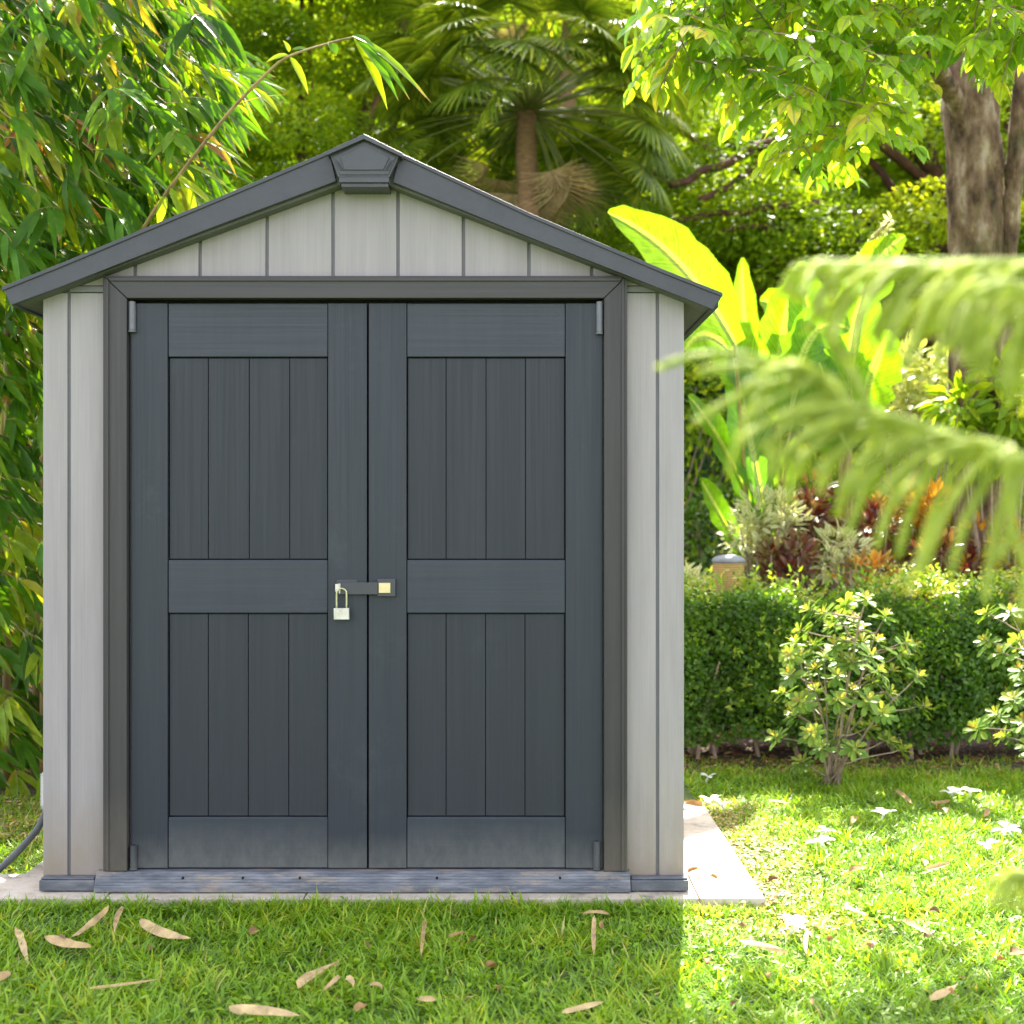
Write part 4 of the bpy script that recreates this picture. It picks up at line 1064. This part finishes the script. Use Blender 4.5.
# ================================================================== BAMBOO
def bamboo_clump(label, base, culms, region, Yr, nspray, xo=0.):
    root = empty('bamboo_plant', tuple(base), label, 'bamboo', 'bamboo clumps left of the shed')
    for (x0, y0, px1, py1, Yt, r) in culms:
        c = MB(); A = Vector((x0, y0, GZ)); B = W(px1, py1, Yt); Cc = Vector((x0*.9+B.x*.1, y0, B.z*.75))
        pts = bez(A, Cc, B, 26); rad = []
        for i in range(26): rad.append(r*(1-.55*i/25)*(1.1 if i % 3 == 0 else 1))
        c.tube(pts, rad, 9); c.build('culm', M['culm'], root, smooth=True)
    L = Leaves(); tw = MB()
    for c0 in pads_in(region, Yr[0], Yr[1], nspray):
        az = random.gauss(-.3, 1.0); d = Vector((math.cos(az), math.sin(az)*.8, random.uniform(-.5,.25))).normalized()
        p = c0.copy(); pts = [p.copy()]; pos, ds, ns = [], [], []
        m = random.randint(4,7)
        for k in range(m):
            d = (d+Vector((0,0,-.12))).normalized(); p = p+d*.022; pts.append(p.copy())
            side = d.cross(Vector((0,0,1))).normalized() if abs(d.z) < .95 else Vector((1,0,0))
            sg = (1 if k % 2 else -1)*random.uniform(.15,.7)
            ds.append(tuple(d*.7+side*sg+Vector((.15+random.uniform(-.25,.35),0,-.55+random.uniform(-.4,.5))))); pos.append(tuple(p)); ns.append((random.uniform(-.6,.6), -.7+random.uniform(-.4,.4), .7))
        base_r = random.choice([.05,.2,.35,.5,.6,.75]) if random.random() > .035 else random.choice([.9,1.])
        m = len(pos)
        L.add(LANCE, np.array(pos), np.array(ds), np.array(ns), U1(m,.14,.27), U1(m,.028,.044), np.clip(base_r+rng.normal(0,.07,m), 0, 1))
        tw.tube([c0+Vector((-.035,0,.03))]+pts, [.002]*(len(pts)+1), 4, cap=False)
    L.build('foliage', M['bamboo'], root); tag(tw.build('twigs', M['culm'], root), kind='stuff')
    return root
bA = bamboo_clump('leafy bamboo clump leaning over the left roof slope', (-2.75,1.9,GZ),
    [(-2.6+.11*i, 1.75+.22*((i*7)%5)/2, -20+26*i, -60-30*(i%3), 1.5+.15*(i%4), .018+.003*(i%3)) for i in range(10)],
    [(-60,-120),(150,-130),(200,10),(228,70),(205,110),(205,170),(190,215),(150,250),(90,290),(-60,300)], (.75,2.3), 690)
bB = bamboo_clump('darker lower bamboo clump filling the gap left of the shed wall', (-3.0,2.2,GZ),
    [(-3.2+.16*i, 2.0+.2*((i*5)%4)/2, -60+30*i, 250-20*(i%3), 1.9+.15*(i%3), .016) for i in range(8)],
    [(-90,250),(120,250),(150,500),(120,720),(60,770),(-90,770)], (1.3,3.0), 800)
# slender shoot arching over the roof with hanging leaves
sh = MB(); q = spline([W(130,250,.9), W(165,195,.7), W(221,122,.45), W(262,78,.35), W(288,57,.3), W(329,43,.25), W(353,37,.2)], 6)
sh.tube(q, [.0085*(1-.75*i/len(q)) for i in range(len(q))], 8)
sh.build('arching_shoot', M['culm'], bA, smooth=True)
L = Leaves()
def bl(sx, sy, tx, ty, Y, w, r, dY=-.02, nr=(.3,-.7,.7)):
    A, B = W(sx,sy,Y), W(tx,ty,Y+dY); L.add(LANCE, [A], B-A, nr, (B-A).length*1.02, w*1.35, r)
for a in [(288,55,266,58,.3,.022,.7),(289,52,285,40,.3,.02,.75),(290,57,311,88,.3,.026,.7),(292,50,308,46,.3,.02,.3),(330,43,337,53,.25,.03,.4),
          (354,38,394,98,.2,.036,.72),(355,38,404,88,.18,.034,.45),(356,37,415,85,.2,.03,.4),(356,37,430,80,.22,.034,.6),(353,36,375,42,.2,.03,.3),(356,38,436,84,.26,.026,.66),
          (250,92,230,72,.36,.02,.7),(252,88,281,107,.36,.028,.78),(235,105,285,85,.4,.006,.9),(221,120,250,150,.45,.02,.5),(205,140,255,160,.5,.02,.65),(210,135,240,170,.5,.016,.95),
          (188,165,230,180,.6,.024,.7),(180,175,200,215,.6,.034,.82),(178,178,216,200,.6,.03,.8),(170,188,190,225,.65,.03,.7),(165,195,158,225,.7,.03,.75)]: bl(*a)
# extra shoots' leaves reaching over the verge
L.build('shoot_leaves', M['bamboo'], bA)

# ================================================================== FOREGROUND CONIFER
tr_base = (1.35, -2.75, GZ)
pine = empty('norfolk_pine', tr_base, 'soft pale green conifer whose blurred drooping fronds reach in from the right', 'conifer')
t = MB(); t.tube([Vector(tr_base), Vector((1.34,-2.75,1.2)), Vector((1.33,-2.75,2.6))], [.055,.045,.03], 12); t.build('trunk', M['bark'], pine, smooth=True)
def frond(rachis, fingers, root, rr=.0055):
    b = MB(); q = spline(rachis, 6); b.tube(q, [rr*(1-.5*i/len(q)) for i in range(len(q))], 8)
    bo = b.build('branch', M['confstem'], root, smooth=True)
    L = Leaves(); fm = MB()
    for (p0, p1, p2) in fingers:
        pts = bez(p0, p1, p2, 12); ln = sum((pts[i+1]-pts[i]).length for i in range(11))
        fm.tube(pts, [.004]*12, 6)
        n = int(ln/.0005); t_ = np.sort(U1(n, .02, 1)); P = np.array([tuple(p) for p in pts]); idx = t_*11; i0 = np.minimum(idx.astype(int), 10); fr_ = (idx-i0)[:,None]
        pos = P[i0]*(1-fr_)+P[i0+1]*fr_; tg = unit(P[i0+1]-P[i0])
        o = N3(n); o = unit(o-tg*(o*tg).sum(1,keepdims=True))
        L.add(LANCE2, pos, tg*.9+o*.75, o, U1(n,.008,.012)*np.where(t_ > .93, .8, 1), .0032, np.clip(rng.normal(.5,.22)+rng.normal(0,.12,n), 0, 1))
    L.build('needles', M['conifer'], bo); tag(fm.build('branchlets', M['confstem'], bo, smooth=True), kind='stuff')
random.seed(5)
def Fg(x, y, D): return W(x, y, D*.9-Z0)
fing = []
# upper frond: fingers sweep left and down
for i in range(17):
    x = 805+15*i+random.uniform(-3,3); y = 263+random.uniform(-1,2); D = 1.50+random.uniform(-.05,.05)
    l = min(1, .34+.085*i)
    for s_k in ((0, 1) if i % 2 else (0,)):
        dx, dy = (-88*l, 72*l) if s_k == 0 else (-58*l, 98*l)
        dx += random.uniform(-8,8); dy += random.uniform(-10,10)
        fing.append((Fg(x, y, D), Fg(x+dx*.72, y+dy*.12, D+(-.03 if s_k else .03)), Fg(x+dx, y+dy, D+(-.07 if s_k else .06))))
frond([tr_base_ for tr_base_ in (Vector((1.335,-2.75,1.80)), Fg(1120,262,1.55), Fg(1024,262,1.5), Fg(900,262,1.5), Fg(800,264,1.5))], fing, pine)
fing = []
for i in range(8):
    x = 985+18*i; y = 282+i*1.5; D = 1.38+random.uniform(-.03,.03)
    for dx, dy in ((-78,95),(-44,124)):
        dx += random.uniform(-8,8); dy += random.uniform(-12,12); k = min(1,.55+.1*i)
        fing.append((Fg(x,y,D), Fg(x+dx*k*.75,y+dy*k*.1,D), Fg(x+dx*k,y+dy*k,D+random.uniform(-.04,.04))))
frond([Vector((1.33,-2.75,1.72)), Fg(1120,298,1.42), Fg(1050,288,1.38), Fg(985,280,1.38)], fing, pine)
# lower frond
fing = []
rach = [(1060,468),(1010,448),(955,436),(905,420),(862,408),(838,398)]
for k, (x, y) in enumerate([(1012,449),(995,445),(975,441),(955,436),(935,430),(915,423),(897,417),(878,412),(862,408)]):
    D = 1.42+random.uniform(-.03,.03)
    fing.append((Fg(x,y,D), Fg(x-78,y-8,D), Fg(x-108+random.uniform(-10,10)-12, y+54+random.uniform(-10,10)-3*k, D-.05)))
    fing.append((Fg(x,y,D), Fg(x-50,y+4,D+.03), Fg(x-80+random.uniform(-8,8), y+118+random.uniform(-12,12)-7*k, D+.06)))
for (a, b, c_) in [((1008,449),(985,480),(960,535)),((1010,449),(1000,500),(1026,570)),((1014,450),(975,470),(952,572)),((1000,447),(960,470),(908,585)),((1020,452),(1020,500),(1000,560)),((1024,455),(1045,500),(1050,580)),((1030,455),(1000,470),(985,600)),((1035,458),(1040,520),(1020,620))]:
    D = 1.40+random.uniform(-.05,.05); fing.append((Fg(*a,D), Fg(*b,D), Fg(*c_,D)))
for (a, b, c_) in [((846,414),(850,345),(756,414)),((842,402),(810,335),(740,392)),((838,398),(790,352),(700,372)),((820,385),(740,335),(664,366)),((838,398),(760,340),(730,470)),((835,395),(780,360),(700,420)),((850,405),(780,375),(770,475)),((862,390),(845,350),(825,335)),((870,410),(850,370),(832,345)),((858,408),(800,395),(790,500)),((846,402),(800,345),(764,370))]:
    D = 1.46+random.uniform(-.05,.05); fing.append((Fg(*a,D), Fg(*b,D), Fg(*c_,D)))
frond([Vector((1.33,-2.75,1.35))]+[Fg(x,y,1.42) for x, y in rach], fing, pine)
# low sprig at the right edge
fing = []
for i in range(6):
    x, y = 1020+8*i, 872+2*i
    fing.append((Fg(x,y,1.9), Fg(x-20,y+2,1.9), Fg(x-26,y+34,1.9))); fing.append((Fg(x,y,1.95), Fg(x-18,y-2,1.95), Fg(x-30,y+14,1.95)))
frond([Vector((1.34,-2.75,.9)), Fg(1100,870,1.9), Fg(1050,874,1.9), Fg(1012,872,1.9)], fing, pine)

# ================================================================== LIGHT, SKY, CAMERA
EL, AZ = R(47), R(8)       # sun behind the shed, a little to the right
w = bpy.data.worlds.new('World'); scene.world = w; w.use_nodes = True
nt = w.node_tree; bg = nt.nodes['Background']
sky = nt.nodes.new('ShaderNodeTexSky'); sky.sky_type = 'NISHITA'; sky.sun_disc = False
sky.sun_elevation = EL; sky.sun_rotation = AZ; sky.air_density = 1.0; sky.dust_density = 2.5; sky.ozone_density = .7
hs = nt.nodes.new('ShaderNodeHueSaturation'); hs.inputs['Saturation'].default_value = .38      # bright hazy sky
nt.links.new(sky.outputs[0], hs.inputs['Color']); warm = nt.nodes.new('ShaderNodeMix'); warm.data_type = 'RGBA'; warm.blend_type = 'MULTIPLY'
warm.inputs[0].default_value = 1; warm.inputs[7].default_value = (1.065, .99, .99, 1); nt.links.new(hs.outputs[0], warm.inputs[6]); nt.links.new(warm.outputs[2], bg.inputs['Color']); bg.inputs['Strength'].default_value = .15
sd = bpy.data.lights.new('sun', 'SUN'); sd.energy = 5.0; sd.angle = R(.55); sd.color = (1, .94, .82)
so = bpy.data.objects.new('sun', sd); COL.objects.link(so)
dirv = Vector((math.sin(AZ)*math.cos(EL), math.cos(AZ)*math.cos(EL), math.sin(EL)))
so.rotation_euler = dirv.to_track_quat('Z', 'Y').to_euler()
cd = bpy.data.cameras.new('camera'); cam = bpy.data.objects.new('camera', cd); COL.objects.link(cam)
cam.location = (0, -Z0, CZ); cam.rotation_euler = (R(90), 0, 0)
cd.sensor_width = 36; cd.lens = 36*F/1024; cd.clip_start = .05; cd.clip_end = 1000
cd.dof.use_dof = True; cd.dof.focus_distance = Z0; cd.dof.aperture_fstop = 2.8
scene.camera = cam
vs_ = scene.view_settings; vs_.view_transform = 'Standard'; vs_.look = 'None'; vs_.exposure = 2.42; vs_.gamma = 1.0
scene.cycles.max_bounces = 8; scene.cycles.diffuse_bounces = 4; scene.cycles.transmission_bounces = 6; scene.cycles.transparent_max_bounces = 4
